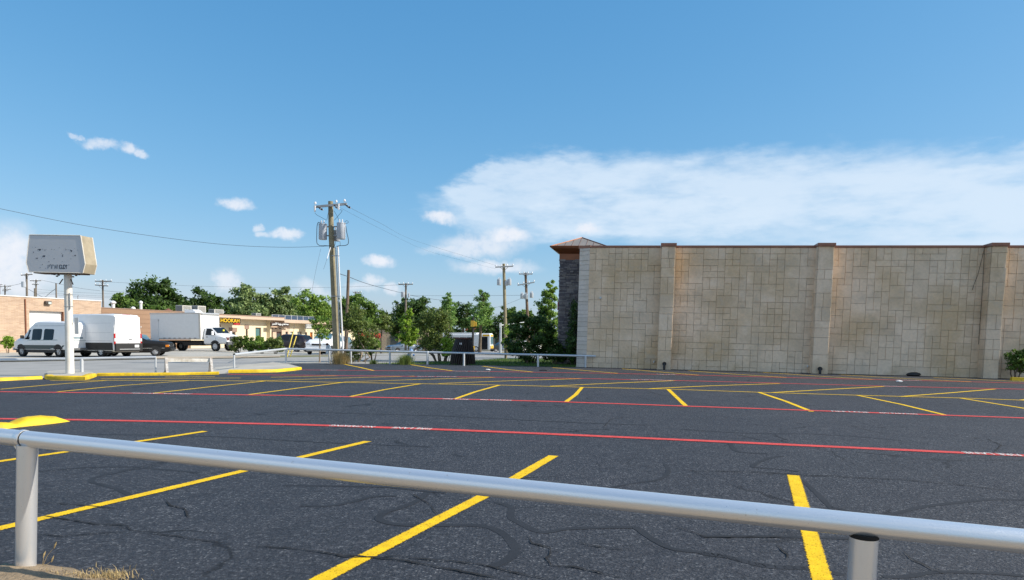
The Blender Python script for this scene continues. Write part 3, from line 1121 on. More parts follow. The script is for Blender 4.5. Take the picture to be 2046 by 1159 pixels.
def ashlar(u0, u1, z0, z1, y, parent):
    nu, nz = max(2, round((u1 - u0) / .31)), max(2, round((z1 - z0) / .27))
    cu, cz = (u1 - u0) / nu, (z1 - z0) / nz
    occ = [[False] * nz for _ in range(nu)]
    sizes = [(3, 2), (2, 2), (2, 2), (2, 1), (3, 1), (2, 1), (1, 1), (2, 3), (1, 2), (1, 2), (2, 1), (2, 2), (1, 1)]
    cells = [(i, k) for k in range(nz) for i in range(nu)]
    cells.sort(key=lambda c: c[1] + random.uniform(0, 3) * .3)
    for i, k in cells:
        if occ[i][k]:
            continue
        for w, h in random.sample(sizes, len(sizes)) + [(1, 1)]:
            if i + w <= nu and k + h <= nz and all(not occ[a][b] for a in range(i, i + w) for b in range(k, k + h)):
                for a in range(i, i + w):
                    for b in range(k, k + h):
                        occ[a][b] = True
                block(u0 + i * cu, u0 + (i + w) * cu, z0 + k * cz, z0 + (k + h) * cz, y, parent, STONE)
                break


PIL_D = .55
pil = [(wall_u(1313, 735, PIL_D)[0], wall_u(1340, 736, PIL_D)[0]), (wall_u(1622, 745, PIL_D)[0], wall_u(1653, 746, PIL_D)[0]), (wall_u(1963.5, 755, PIL_D)[0], wall_u(1994, 757, PIL_D)[0])]
pil.append((pil[2][1] + 6.2, pil[2][1] + 6.9))
WALL_L = 34.0
core = MB()
core.prism([(0, .012), (WALL_L, .012), (WALL_L, 16), (9, 16), (9, 2.0), (-.5, 2.0), (-.5, .36)], lambda x, y: (x, y, -.3), lambda x, y: (x, y, WALL_H))
core.build('wall', JOINT, building)
z_low = -.05
edges = [0] + [e for p in pil for e in p] + [WALL_L]
random.seed(404)
for i in range(4):
    ashlar(edges[2 * i], edges[2 * i + 1], z_low, WALL_H, .015, building)
tail = MB()
u, rowz = pil[3][1], z_low
while rowz < WALL_H - .01:
    h = random.choice((.3, .45, .6))
    h = min(h, WALL_H - rowz)
    u = pil[3][1]
    while u < WALL_L - .1:
        w = min(random.uniform(.4, 1.1), WALL_L - u)
        tail.box((u + w / 2, -.008, rowz + h / 2), (w - .014, .045, h - .014))
        u += w
    rowz += h
tag(tail.build('blocks_beyond', STONE, building), kind='stuff')
# chamfered corner: narrow pale courses
zc = z_low
while zc < WALL_H - .05:
    h = min(random.uniform(.16, .27), WALL_H - zc)
    t0 = 0.0
    mbq = MB()
    L_ = math.hypot(.5, .35)
    ex_, ey_ = -.5 / L_, .35 / L_
    off = random.uniform(.02, .05)
    q = [(0.0, -.03), (-.5, .33)]
    mbq.prism([(.005, -.03 - off * .3), (-.5, .32 - off), (-.5 + .05, .45), (.03, .02)], lambda x, y: (x, y, zc + .006), lambda x, y: (x, y, zc + h - .006))
    mbq.build('corner_block', STONE_PALE, building)
    zc += h
# pilasters
for i, (a, b) in enumerate(pil):
    mb = B(((a + b) / 2, -(PIL_D - .03) / 2, WALL_H / 2 - .1), (b - a - .03, PIL_D - .03, WALL_H + .2))
    p = mb.build('pilaster', JOINT, building)
    z = z_low
    while z < WALL_H - .02:
        h = random.choice((.42, .6, .75, .3)) if z > .1 else .95
        if WALL_H - z - h < .25:
            h = WALL_H - z
        if random.random() < .35 and z > .2:
            m_ = a + (b - a) * random.uniform(.4, .65)
            block(a, m_, z, z + h, -PIL_D + .04, p, STONE)
            block(m_, b, z, z + h, -PIL_D + .04, p, STONE, jr=.018)
        else:
            block(a, b, z, z + h, -PIL_D + .04, p, STONE, jr=.022)
        # the two side faces of the same course
        B((a - .004, -(PIL_D - .04) / 2 + .01, z + h / 2), (.03, PIL_D - .06, h - .014)).build('block', STONE, p)
        B((b + .004, -(PIL_D - .04) / 2 + .01, z + h / 2), (.03, PIL_D - .06, h - .014)).build('block', STONE, p)
        z += h
    B(((a + b) / 2, -PIL_D / 2 + .1, WALL_H + .07), (b - a + .10, PIL_D + .34, .14), 0, .01).build('pilaster_cap', COPING, p)
segs = [(0.02, pil[0][0])] + [(pil[k][1], pil[k + 1][0]) for k in range(3)] + [(pil[3][1], WALL_L)]
for a, b in segs:
    B(((a + b) / 2, .12, WALL_H + .05), (b - a - .11, .36, .10), 0, .008).build('coping', COPING, building)
MB().prism([(.03, -.07), (-.56, .32), (-.45, .55), (.03, .30)], lambda x, y: (x, y, WALL_H - .012), lambda x, y: (x, y, WALL_H + .115)).build('coping', COPING, building)
# drain outlets, hose bibs and loose cable along the wall
for px in (1327, 1637):
    u_, _ = wall_u(px, 735 if px < 1500 else 745, PIL_D)
    mb = MB().tube([(u_, -PIL_D + .03, .30), (u_, -PIL_D - .10, .30), (u_, -PIL_D - .13, .26), (u_, -PIL_D - .13, -.02)], [.055, .055, .055, .05], 12)
    mb.tube([(u_, -PIL_D - .05, .30), (u_, -PIL_D - .15, .30)], .09, 12)
    mb.build('drain_outlet', DARK, building, 40)
WHITE_PVC = M('white_pvc', (.72, .72, .70), .4, var=.04)
for px, py in ((1307, 724), (1613, 733)):
    u_, z_ = wall_u(px, py)
    MB().tube([(u_, 0, z_ - .0), (u_, -.12, z_), (u_ - .03, -.17, z_ - .05)], [.035, .035, .035], 10).build('pipe_stub', WHITE_PVC, building, 40)
pts = []
for px, py in ((1967, 496), (1960, 525), (1953, 553), (1947, 567), (1942, 582)):
    u_, z_ = wall_u(px, py, .06)
    pts.append((u_, -.07, z_))
MB().tube(pts, .008, 6).build('loose_cable', DARK, building)
pts = []
for px, py in ((1969, 498), (1966, 560), (1962, 620), (1957, 690)):
    u_, z_ = wall_u(px, py, .06)
    pts.append((u_ - .04, -.06, z_))
MB().tube(pts, .008, 6).build('loose_cable', DARK, building)
FIXT = M('pale_fixture', (.62, .62, .6), .5, var=.05)
u_, z_ = wall_u(1200, 597)
B((u_, -.07, z_), (.10, .08, .10), 0, .01).build('wall_fixture', FIXT, building)

# ---- dark ledger stone tower with a hipped metal roof, behind the corner
TW_Y = 35.6
tl = at_depth(1115, 700, TW_Y)
inv = Matrix.Rotation(-WALL_TH, 3, 'Z')
tl_l = inv @ (Vector((tl.x, tl.y, 0)) - Vector((WALL_O.x, WALL_O.y, 0)))
t_top = at_depth(1130, 519, TW_Y).z - WALL_O.z
TWW, TWD = 1.85, 2.1
tx0, ty0 = tl_l.x, tl_l.y
LEDGER = M('dark_ledger_stone', (.215, .195, .205), .85, var=.2, scale=2.5, bump=.5, bscale=14)
tower = B((tx0 + TWW / 2, ty0 + TWD / 2, t_top / 2 - .2), (TWW, TWD, t_top + .4)).build('tower', M('ledger_mortar', (.05, .047, .05), .95, var=.1), building)
for shade, frac in (((.26, .235, .24), .4), ((.15, .135, .15), .75), ((.33, .30, .29), 1.0)):
    mbs = MB()
    random.seed(int(frac * 100))
    z = -.05
    rs = random.Random(11)
    while z < t_top - .03:
        h = rs.uniform(.05, .09)
        for (fx, ln) in (('f', TWW), ('l', TWD)):
            s_ = -.02
            while s_ < ln:
                w = rs.uniform(.10, .36)
                pick = rs.random()
                d_ = rs.uniform(.02, .07)
                lo_, hi_ = {.4: (0, .4), .75: (.4, .75), 1.0: (.75, 1.01)}[frac]
                e_ = min(s_ + w, ln + .02)
                if lo_ <= pick < hi_ and e_ - s_ > .04:
                    c_u = (s_ + e_) / 2
                    if fx == 'f':
                        if not (.55 < c_u < 1.15 and z < 2.6):
                            mbs.box((tx0 + c_u, ty0 - d_ / 2, z + h / 2), (e_ - s_ - .012, d_ + .02, h - .012))
                    else:
                        mbs.box((tx0 - d_ / 2, ty0 + c_u, z + h / 2), (d_ + .02, e_ - s_ - .012, h - .012))
                s_ += w
        z += h
    tag(mbs.build('ledger_stones', M('ledger_%d' % int(frac * 100), shade, .85, var=.2, scale=2.5, bump=.4, bscale=16), tower), kind='stuff')
random.seed(21)
B((tx0 + .85, ty0 - .02, 1.35), (.62, .06, 2.75)).build('doorway', M('dark_glass_door', (.01, .011, .012), .15, var=.05), tower)
zt = t_top
E0, E1 = .04, .42


def ring_(e, z):
    return [(tx0 - e, ty0 - e, z), (tx0 + TWW + e, ty0 - e, z), (tx0 + TWW + e, ty0 + TWD + e, z), (tx0 - e, ty0 + TWD + e, z)]


def frustum(rings):
    vs = [p for r_ in rings for p in r_]
    fs = [(i * 4 + k, i * 4 + (k + 1) % 4, (i + 1) * 4 + (k + 1) % 4, (i + 1) * 4 + k) for i in range(len(rings) - 1) for k in range(4)]
    fs += [(3, 2, 1, 0), tuple((len(rings) - 1) * 4 + k for k in range(4))]
    return MB().add(vs, fs)


frustum([ring_(.06, zt - .02), ring_(.06, zt + .28), ring_(E1, zt + .52), ring_(E1, zt + .58)]).build('fascia', COPPER, tower)
apx = (tx0 + TWW / 2, ty0 + TWD / 2, zt + 1.22)
cor = ring_(E1 + .05, zt + .60)
mbr = MB().add(cor + [apx], [(0, 1, 4), (1, 2, 4), (2, 3, 4), (3, 0, 4), (3, 2, 1, 0)])
roof = mbr.build('roof', SEAM, tower)
ridge = MB()
for k in range(4):
    a, b = Vector(cor[k]), Vector(cor[(k + 1) % 4])
    for j in range(1, 8):
        t_ = j / 8
        base_ = a.lerp(b, t_)
        # a seam runs straight up the slope and stops at the hip
        mid = a.lerp(b, .5)
        up_ = Vector(apx) - mid
        k_ = 1 - abs(t_ - .5) * 2
        ridge.tube([base_, base_ + up_ * k_], .018, 5)
ridge.build('standing_seam', M('roof_seam', (.17, .10, .07), .5, var=.1), roof)
for k in range(4):
    MB().tube([cor[k], apx], .035, 6).build('hip_cap', COPPER, roof)
for k in range(4):
    MB().tube([cor[k], cor[(k + 1) % 4]], .04, 6).build('drip_edge', COPPER, roof)
# edge of a red sign on the far side of the tower
SIGN_RED = M('red_sign', (.42, .02, .025), .45, var=.1)
for (z0, z1, o) in ((3.55, 4.05, .10), (2.75, 3.15, .16), (3.2, 3.5, .05)):
    B((tx0 - .03 - o / 2, ty0 + 1.1, (z0 + z1) / 2), (o, .9, z1 - z0), 0, .01).build('red_sign_panel', SIGN_RED, tower)

# small things along the wall
u_, _ = wall_u(1825, 748, .3)
p = WALL_O + WEX * u_ + WOUT * .32
mb = MB()
mb.lathe([(.02, 0), (.16, .01), (.2, .06), (.17, .12), (.08, .16), (.02, .165)], 14)
mb.v = [(x * 1.6, y * .8, z + .012 * math.sin(9 * x + 7 * y)) for x, y, z in mb.v]
o = mb.build('rubbish_bag', DARK, None, 60, on_ground(p.x, p.y))
tag(o, 'small black rubbish bag at the foot of the tan stone wall', 'bag')
kb = thing('wheel_stop', 'yellow painted wheel stop at the foot of the stone wall past the third pilaster', 'wheel stop', on_ground(*at(2048, 761)[:2]), WALL_TH)
MB().prism([(-.09, 0), (.09, 0), (.07, .13), (-.07, .13)], lambda y, z: (-.5, y, z), lambda y, z: (1.1, y, z)).build('block', KERB_YELLOW, kb)
for nm, px, py, s_ in (('paper_scrap', 975, 740, .11), ('paper_scrap', 1797, 763.5, .12)):
    q = at(px, py)
    mb = MB()
    mb.lathe([(.3, 0), (.9, .15), (1, .45), (.6, .7), (.15, .75)], 9)
    mb.v = [(x * s_ + random.uniform(-.012, .012), y * s_ * .6 + random.uniform(-.012, .012), z * s_ * .7) for x, y, z in mb.v]
    tag(mb.build(nm, M('white_paper', (.8, .8, .78), .8, var=.03), None, None, q), 'crumpled white litter on the asphalt ' + ('near the far railing' if px < 1200 else 'below the second and third pilasters'), 'litter')
q = at(1086, 741)
tag(MB().prism([(-.2, -.08), (.15, -.11), (.22, .05), (-.1, .1)], lambda x, y: (x, y, 0), lambda x, y: (x * .8, y * .8, .05)).build('rubber_scrap', DARK, None, None, q),
    'flat black scrap lying on the asphalt near the building corner', 'litter')

# ================================================================== railings
def silver_pipe(name, col, rough, metal, rust):
    m, nt, b = nodes_of(name)
    N, L = nt.nodes.new, nt.links.new
    tc = N('ShaderNodeTexCoord')
    n = N('ShaderNodeTexNoise')
    n.inputs['Scale'].default_value = 22
    n.inputs['Detail'].default_value = 8
    n.inputs['Roughness'].default_value = .7
    L(tc.outputs['Object'], n.inputs['Vector'])
    r = N('ShaderNodeValToRGB')
    r.color_ramp.elements[0].position = .24
    r.color_ramp.elements[0].color = (*rust, 1)
    r.color_ramp.elements[1].position = .36
    r.color_ramp.elements[1].color = (*col, 1)
    L(n.outputs['Fac'], r.inputs[0])
    L(r.outputs[0], b.inputs['Base Color'])
    b.inputs['Metallic'].default_value = metal
    n2 = N('ShaderNodeTexNoise')
    n2.inputs['Scale'].default_value = 160
    n2.inputs['Detail'].default_value = 5
    L(tc.outputs['Object'], n2.inputs['Vector'])
    mr = N('ShaderNodeMapRange')
    L(n2.outputs['Fac'], mr.inputs[0])
    mr.inputs[3].default_value = rough - .08
    mr.inputs[4].default_value = rough + .12
    L(mr.outputs[0], b.inputs['Roughness'])
    bp = N('ShaderNodeBump')
    bp.inputs['Strength'].default_value = .12
    bp.inputs['Distance'].default_value = .004
    L(n2.outputs['Fac'], bp.inputs['Height'])
    L(bp.outputs[0], b.inputs['Normal'])
    MATS[name] = m
    return m


SILVER = silver_pipe('silver_painted_pipe', (.78, .79, .80), .30, .68, (.44, .38, .31))
SILVER2 = silver_pipe('silver_weathered_pipe', (.60, .62, .64), .5, .45, (.40, .36, .30))
GAP = M('pipe_shadow_gap', (.008, .008, .008), .9, var=.1)

pl = at(49, 1140)
A_ = at_depth(53, 877, pl.y)
PRD = 3.15
B_ = at_depth(1728, 1049, PRD)
rdir = (B_ - A_).normalized()
RR, PR = .0535, .0605
near = thing('pipe_railing', 'thick silver pipe railing crossing the foreground on two posts', 'railing', (pl.x, pl.y, pl.z))
O_ = near.location.copy()


def loc_(p):
    return Vector(p) - O_


MB().tube([loc_(A_ + rdir * -.0), loc_(A_.lerp(B_, .5)), loc_(B_ + rdir * 4.0)], RR, 40).build('rail', SILVER, near, 40)
MB().tube([loc_(A_ - rdir * 6), loc_(A_ - rdir * .045)], RR, 40).build('rail', SILVER, near, 40)
sl = MB()
sl.tube([loc_(A_ - rdir * .06), loc_(A_ - rdir * .035), loc_(A_ - rdir * .012)], [RR + .001, RR + .006, RR + .0045], 40)
sl.build('pipe_end', SILVER, near, 40)
MB().tube([loc_(A_ - rdir * .014), loc_(A_ + rdir * .006)], RR - .002, 32).build('joint_gap', GAP, near)
ptop = A_.z - RR * .55
post = MB().tube([loc_((pl.x, pl.y, pl.z - .2)), loc_((A_.x + .005, A_.y, ptop - .01))], PR, 40)
post.build('post', SILVER, near, 40)
# flared saddle plate welded under the left hand pipe
g0, g1 = A_ - rdir * .115, A_ - rdir * .03
mbp = MB()
sd = Vector((-rdir.y, rdir.x, 0))
poly = [Vector((g0.x, g0.y, ptop - .005)), Vector((g1.x, g1.y, ptop - .005)), Vector((g1.x, g1.y, ptop - .10))]
mbp.add([loc_(p + sd * .012) for p in poly] + [loc_(p - sd * .012) for p in poly], [(0, 1, 2), (5, 4, 3), (0, 3, 4, 1), (1, 4, 5, 2), (2, 5, 3, 0)])
mbp.build('gusset', SILVER, near)
pr = Vector((B_.x, B_.y, ground_z(B_.x, B_.y)))
MB().tube([loc_((pr.x, pr.y, pr.z - .2)), loc_((B_.x, B_.y, B_.z - RR * .80))], PR, 40).build('post', SILVER, near, 40)
MB().tube([loc_((B_.x, B_.y, B_.z - RR - .004)), loc_((B_.x, B_.y, B_.z - RR * .72))], PR + .0012, 32).build('joint_gap', GAP, near)


def far_rail(name, label, nodes, end_cap, posts, base_off=0.0, rr=.052, pr_=.055):
    """nodes: rail as (px, py, depth); posts: (px, base py, rail py, radius)"""
    p0 = at(posts[0][0], posts[0][1])
    t = thing(name, label, 'railing', p0)
    o = t.location.copy()
    pts = [at_depth(*n) for n in nodes]
    for a, b in zip(pts[:-1], pts[1:]):
        d = (b - a).normalized()
        MB().tube([a - o, b - o + d * .01], rr, 14).build('rail', SILVER2, t, 40)
    if end_cap:
        d = (pts[1] - pts[0]).normalized()
        MB().tube([pts[0] - o - d * .01, pts[0] - o + d * .01], rr * .93, 14).build('pipe_end', GAP, t)
    for (px, by, ry, r_) in posts:
        b = at(px, by)
        tp = at_depth(px, ry, b.y)
        MB().tube([Vector((b.x, b.y, b.z - .1)) - o, tp - o - Vector((0, 0, .01))], r_, 14).build('post', SILVER2, t, 40)
    return t


def dep(px, py):
    return at(px, py).y


far_rail('pipe_railing', 'low silver pipe railing along the street behind the tall sign pole', [(-140, 723, dep(-140, 752)), (0, 719.2, dep(0, 750)), (163, 716.6, dep(163, 748)), (311, 714, dep(311, 745.5))], False,
         [(163.5, 748, 717, .062), (311, 745.5, 714, .036)])
P_ = [(468, 740), (571.5, 726), (658, 726.4), (701, 726.4), (779, 727.8), (927, 730.8), (1075, 732.6), (1170, 734)]
RY = [708.5, 697, 699.2, 700.3, 702.2, 706, 709.3, 711.3]
far_rail('pipe_railing', 'long silver pipe railing along the far edge of the lot with a sloping left end', [(468, 708.5, dep(*P_[0])), (571.5, 697, dep(*P_[1])), (779, 702.2, dep(*P_[4])), (1190, 711.8, dep(1190, 734.4))], True,
         [(p[0], p[1], r_, .05 if i else .035) for i, (p, r_) in enumerate(zip(P_, RY))])
b = at(854, 728.6)
bo = thing('bollard', 'short pale metal post standing alone behind the far railing', 'bollard', b)
MB().tube([(0, 0, -.05), (0, 0, .62)], .055, 14).build('post', SILVER2, bo, 40)
MB().lathe([(.056, .62), (.05, .635), (.02, .645)], 14).build('cap', SILVER2, bo, 40)

# ================================================================== pylon sign
SIGN_WHITE = M('chalky_white_paint', (.78, .75, .70), .55, var=.05, scale=2.5, bump=.06, bscale=10, col2=(.66, .61, .53))
SIGN_FACE = M('faded_sign_face', (.62, .61, .62), .5, var=.04, scale=1.2)
SIGN_SIDE = M('tan_sign_side', (.40, .34, .235), .6, var=.15, scale=2.5, bump=.1)
RUSTY = M('rusty_steel', (.13, .075, .05), .8, var=.25, scale=9)
STEEL = M('galvanised_steel', (.48, .49, .50), .45, metal=.5, var=.12, scale=3)
sb = at(140, 751)
SGN_TH = R(-4)
sg = thing('pylon_sign', 'tall blank sign with peeled lettering on a single white pole', 'sign', (sb.x, sb.y, sb.z), SGN_TH)
SD = sb.y
k_ = SD / FPX
top_z = at_depth(140, 546, SD).z - sb.z
MB().tube([(0, 0, -.1), (0, 0, top_z + .3)], [.142, .125], 28).build('pole', SIGN_WHITE, sg, 40)
c_top = at_depth(128, 472, SD).z - sb.z
ox = (128 - 140) * k_
hz = lambda py: at_depth(128, py, SD).z - sb.z
z0_, z1_, z2_ = hz(546), hz(528), hz(472.2)
half_b, half_m, half_t = 55.5 * k_, 60.5 * k_, 52.5 * k_
outline = [(ox - half_b, z0_), (ox + half_b, z0_), (ox + half_m, z1_), (ox + half_t, z2_), (ox - half_t, z2_), (ox - half_m, z1_)]
TH = .62
cab = MB().prism(outline, lambda x, z: (x, -TH / 2, z), lambda x, z: (x, TH / 2, z))
cabo = cab.build('cabinet', SIGN_SIDE, sg)
ins = [(ox + (x - ox) * .985, z0_ + .02 + (z - z0_) * (z2_ - z0_ - .04) / (z2_ - z0_)) for x, z in outline]
MB().prism(ins, lambda x, z: (x, -TH / 2 - .012, z), lambda x, z: (x, -TH / 2 + .002, z)).build('face_panel', SIGN_FACE, cabo)
fr = MB()
for (a, b) in zip(outline, outline[1:] + outline[:1]):
    fr.tube([(a[0], -TH / 2 - .006, a[1]), (b[0], -TH / 2 - .006, b[1])], .016, 6)
    fr.tube([(a[0], TH / 2 + .002, a[1]), (b[0], TH / 2 + .002, b[1])], .014, 6)
fr.build('edge_trim', SIGN_WHITE, cabo)
for xs in (half_m, half_t):
    pass
# what is left of the old lettering: thin peeling flakes and stencil strokes
LETTER = M('old_lettering', (.035, .045, .075), .6, var=.2, scale=12)
flk = random.Random(5)


def face_xy(zx, zy):
    px, py = 50 + zx / 10.54, 460 + zy / 10.54
    return (px - 128) * k_ + ox, hz(py)


def flake(pts):
    q = [face_xy(*p) for p in pts]
    MB().prism(q, lambda x, z: (x, -TH / 2 - .0145, z), lambda x, z: (x, -TH / 2 - .0125, z)).build('lettering_remnant', LETTER, cabo)


flake([(430, 445), (460, 425), (515, 422), (500, 462), (480, 466), (475, 440)])
flake([(540, 590), (555, 558), (608, 556), (600, 580), (578, 596), (574, 574), (556, 596)])
flake([(1130, 425), (1160, 432), (1192, 448), (1185, 466), (1165, 470), (1150, 445)])
flake([(1232, 545), (1250, 532), (1268, 545), (1256, 562), (1240, 560)])
flake([(398, 606), (415, 612), (440, 606), (438, 630), (425, 630), (418, 618), (404, 630)])
flake([(968, 580), (980, 530), (990, 525), (986, 575)])
flake([(350, 485), (364, 490), (352, 512), (345, 500)])
flake([(590, 440), (604, 436), (606, 458), (596, 456)])
flake([(1045, 425), (1060, 420), (1064, 436), (1050, 444)])
flake([(790, 612), (802, 615), (798, 632), (788, 626)])
flake([(672, 676), (688, 676), (688, 694), (676, 692)])
for _ in range(26):
    x, y = flk.uniform(330, 1330), flk.choice((390, 400, 425, 430, 465, 510, 555, 615, 660, 675, 680))
    x = x if y not in (660, 675, 680) else flk.uniform(880, 1020)
    s_ = flk.uniform(4, 10)
    flake([(x, y), (x + s_ * 1.6, y - s_ * .4), (x + s_ * 1.4, y + s_ * .7), (x + s_ * .2, y + s_ * .8)])
# lower line: upright strokes of worn letters
for x, w, y0_, y1_, sk in ((650, 10, 750, 830, 8), (690, 12, 745, 790, 0), (706, 14, 740, 760, 0), (730, 16, 745, 828, 6), (762, 8, 742, 765, 0), (780, 8, 745, 770, 0), (800, 14, 750, 828, 8), (822, 10, 785, 805, 0),
                           (842, 18, 742, 828, 6), (900, 16, 745, 828, -4), (922, 24, 742, 762, 0), (924, 30, 806, 828, 0), (950, 12, 745, 820, 0), (966, 28, 808, 830, 0), (985, 14, 742, 826, 0), (1000, 30, 742, 760, 0),
                           (1002, 22, 806, 828, 0), (1030, 12, 745, 790, 0), (1045, 14, 760, 830, 4), (1050, 26, 742, 762, 0), (485, 6, 800, 825, 0), (530, 12, 738, 752, 0), (600, 6, 815, 830, 0), (1100, 20, 740, 750, 0)):
    flake([(x, y1_), (x + sk, y0_), (x + sk + w, y0_), (x + w, y1_)])
und = B((ox, 0, z0_ - .02), (half_b * 1.7, TH * .9, .04)).build('base_frame', RUSTY, sg)
for s_, st in ((-1, [(-.24, -.05), (-.30, -.09), (-.40, -.03), (-.48, -.02)]), (1, [(.30, -.10), (.42, -.05), (.52, -.02)])):
    for dx, dz in st:
        B((dx, -.15, z0_ + dz - .03), (.05, .06, .045)).build('bracket', RUSTY, sg)
    MB().tube([(s_ * .15, -.06, z0_ - .21), (s_ * .26, -.1, z0_ - .40)], .02, 6).build('brace', RUSTY, sg)
for zz in (hz(588) - 0, hz(612)):
    MB().tube([(.15 * math.cos(a), .15 * math.sin(a), zz) for a in [i * math.pi / 12 for i in range(25)]], .009, 5, False).build('band', STEEL, sg)
MB().tube([(.13, -.10, hz(585)), (.13, -.10, hz(618))], .016, 6).build('conduit', STEEL, sg)
B((.27, .02, (hz(634) + hz(667)) / 2), (.16, .012, hz(634) - hz(667)), 0, .004).build('small_plate', M('plate_back', (.60, .61, .62), .5, metal=.3, var=.05), sg)
MB().tube([(.13, 0, hz(645)), (.22, .01, hz(645))], .012, 6).build('plate_bracket', STEEL, sg)
MB().tube([(.0, 0, z2_ - .02), (.0, 0, z2_ + .05)], .02, 8).build('lifting_eye', RUSTY, cabo)

# ================================================================== wooden barricade
BARR = M('worn_white_board', (.86, .84, .80), .75, var=.15, scale=3, bump=.2, col2=(.45, .40, .33))
LEGM = M('barricade_leg', (.58, .56, .53), .7, var=.2, scale=6, col2=(.26, .21, .17))
bl, br = at(332.5, 746), at(421.5, 743.6)
ba = thing('barricade', 'white board barricade on two splayed leg frames beside the yellow kerb', 'barricade', bl)
hgt = at_depth(331, 716, bl.y).z - bl.z
d_ = br - bl
ln = Vector((d_.x, d_.y, 0)).length
ba.rotation_euler = (0, 0, math.atan2(d_.y, d_.x))
B((ln / 2, -.01, hgt - .07), (ln + .12, .03, .135), 0, .004).build('board', BARR, ba)
for x in (.0, ln):
    for s_ in (-1, 1):
        lg = MB().prism([(-.02, -.045), (.02, -.045), (.02, .045), (-.02, .045)], lambda a, b_: (x + b_, s_ * .40 + a, .02), lambda a, b_: (x + b_, s_ * .045 + a, hgt + .03))
        o = lg.build('leg', LEGM, ba)
        B((x, s_ * .41, .012), (.14, .16, .03), 0, .006).build('foot_pad', M('dark_rubber', (.03, .028, .026), .9), o)
    B((x, 0, hgt * .62), (.05, .34, .06)).build('cross_brace', LEGM, ba)

# ================================================================== utility poles
WOOD = M('pole_wood_green', (.31, .27, .17), .9, var=.2, scale=3, bump=.5, bscale=12, col2=(.19, .16, .10))
WOOD2 = M('pole_wood_brown', (.20, .14, .10), .9, var=.2, scale=3, bump=.4, bscale=12)
WOOD3 = M('pole_wood_grey', (.22, .185, .15), .9, var=.2, scale=3)
XARM = M('crossarm_grey', (.38, .40, .42), .7, var=.15, scale=4)
CAN = M('transformer_grey', (.46, .50, .56), .4, var=.06, scale=2)
PORC = M('porcelain', (.70, .70, .72), .25, var=.05)
CABLE = M('black_cable', (.015, .015, .016), .55, var=.1)
WIRE = M('line_wire', (.05, .055, .065), .6, var=.1)


def insulator(t, p, h=.16, r_=.06, name='insulator'):
    return MB().lathe([(.015, 0), (.015, h * .3), (r_, h * .35), (r_ * .8, h * .55), (r_ * .9, h * .6), (r_ * .5, h * .95), (.01, h)], 10, p).build(name, PORC, t, 50)


def transformer(t, p, r_, h):
    o = MB().lathe([(r_ * .9, 0), (r_, .03), (r_, h * .93), (r_ * 1.05, h * .94), (r_ * 1.03, h * .98), (r_ * .5, h)], 20, p).build('transformer', CAN, t, 40)
    for s_ in (-.35, .3):
        MB().lathe([(.03, 0), (.045, .03), (.03, .08), (.04, .1), (.02, .17)], 8, (p[0] + s_ * r_, p[1] - .05, p[2] + h * .98)).build('bushing', PORC, o, 50)
    return o


# main pole
mp = at(673, 726)
pole = thing('utility_pole', 'wooden utility pole with two large grey transformers at the lot edge', 'utility pole', mp)
Yp = mp.y
lp = lambda px, py, dy=0.0: at_depth(px, py, Yp + dy) - mp
MB().tube([(0, 0, -.2), lp(668, 600), lp(662, 470), lp(660.5, 402.5)], [.165, .15, .135, .12], 18).build('pole', WOOD, pole, 50)
xa, xb = lp(627.5, 413.5, -.16), lp(693, 407.5, -.16)
MB().prism([(-.05, -.055), (.05, -.055), (.05, .055), (-.05, .055)], lambda a, b_: xa + Vector((0, a, b_)), lambda a, b_: xb + Vector((0, a, b_))).build('crossarm', XARM, pole)
for px, py in ((630, 411), (672, 407.6), (688.5, 406)):
    insulator(pole, lp(px, py, -.16) + Vector((0, 0, .03)), .17, .07)
for px, py in ((629, 417), (676.4, 413)):
    MB().tube([lp(px, py - 6, -.28), lp(px, py + 6, -.28)], [.05, .04], 10).build('fuse_cutout', PORC, pole, 50)
for (x0, y0, x1, y1) in ((634, 413, 646, 420), (689, 409, 701, 416), (668, 410, 674, 416)):
    p0, p1 = lp(x0, y0, -.2), lp(x1, y1, -.5)
    o = MB().tube([p0, p0.lerp(p1, .35), p0.lerp(p1, .5), p0.lerp(p1, .8), p1], [.02, .035, .055, .05, .015], 8).build('strain_insulator', CABLE, pole, 50)
    MB().tube([p0.lerp(p1, .62), p1], [.058, .02], 8).build('cap', PORC, o, 50)
transformer(pole, lp(645, 479, -.05), .205, .80)
transformer(pole, lp(681.5, 478, -.12), .215, .82)
transformer(pole, lp(673, 482, .3), .16, .55)
for py in (453, 471):
    MB().tube([lp(652, py, -.05), lp(663, py, 0), lp(674, py, -.1)], .035, 8).build('hanger', XARM, pole)
cab_ = [[(641, 446), (636, 444.5), (633.5, 452), (633, 466), (633, 484), (636, 489), (641, 491), (652, 491), (661, 491.6)],
        [(687, 446), (692, 441), (696, 443), (694, 446), (688, 446.5)], [(691, 452), (693, 465), (696, 478), (695.5, 487), (690, 490.4), (680, 491), (672, 492)], [(671, 482), (669, 490), (667, 492)],
        [(679, 482), (679.6, 490), (674, 492.5)], [(628.8, 425), (634, 430), (644, 435.5), (652, 440)], [(667, 421), (672, 429), (677.5, 440)], [(678, 419), (683.6, 421), (676, 431), (668, 440)],
        [(658.5, 412), (656, 425), (653, 440)]]
for c in cab_:
    P = smooth_path([lp(x, y, -.22) for x, y in c], 4)
    MB().tube(P, .016 if len(c) > 5 else .009, 6).build('jumper_cable', CABLE, pole)
MB().tube([lp(675.2, 493, -.2), lp(678, 560, -.2), lp(682.5, 640, -.2), lp(686, 722, -.2)], .045, 12).build('conduit', M('white_conduit', (.70, .71, .72), .4, var=.05), pole, 50)
MB().tube([lp(670.6, 493, -.2), lp(674, 560, -.2), lp(677.5, 640, -.2), lp(680, 722, -.2)], .03, 10).build('conduit', STEEL, pole, 50)
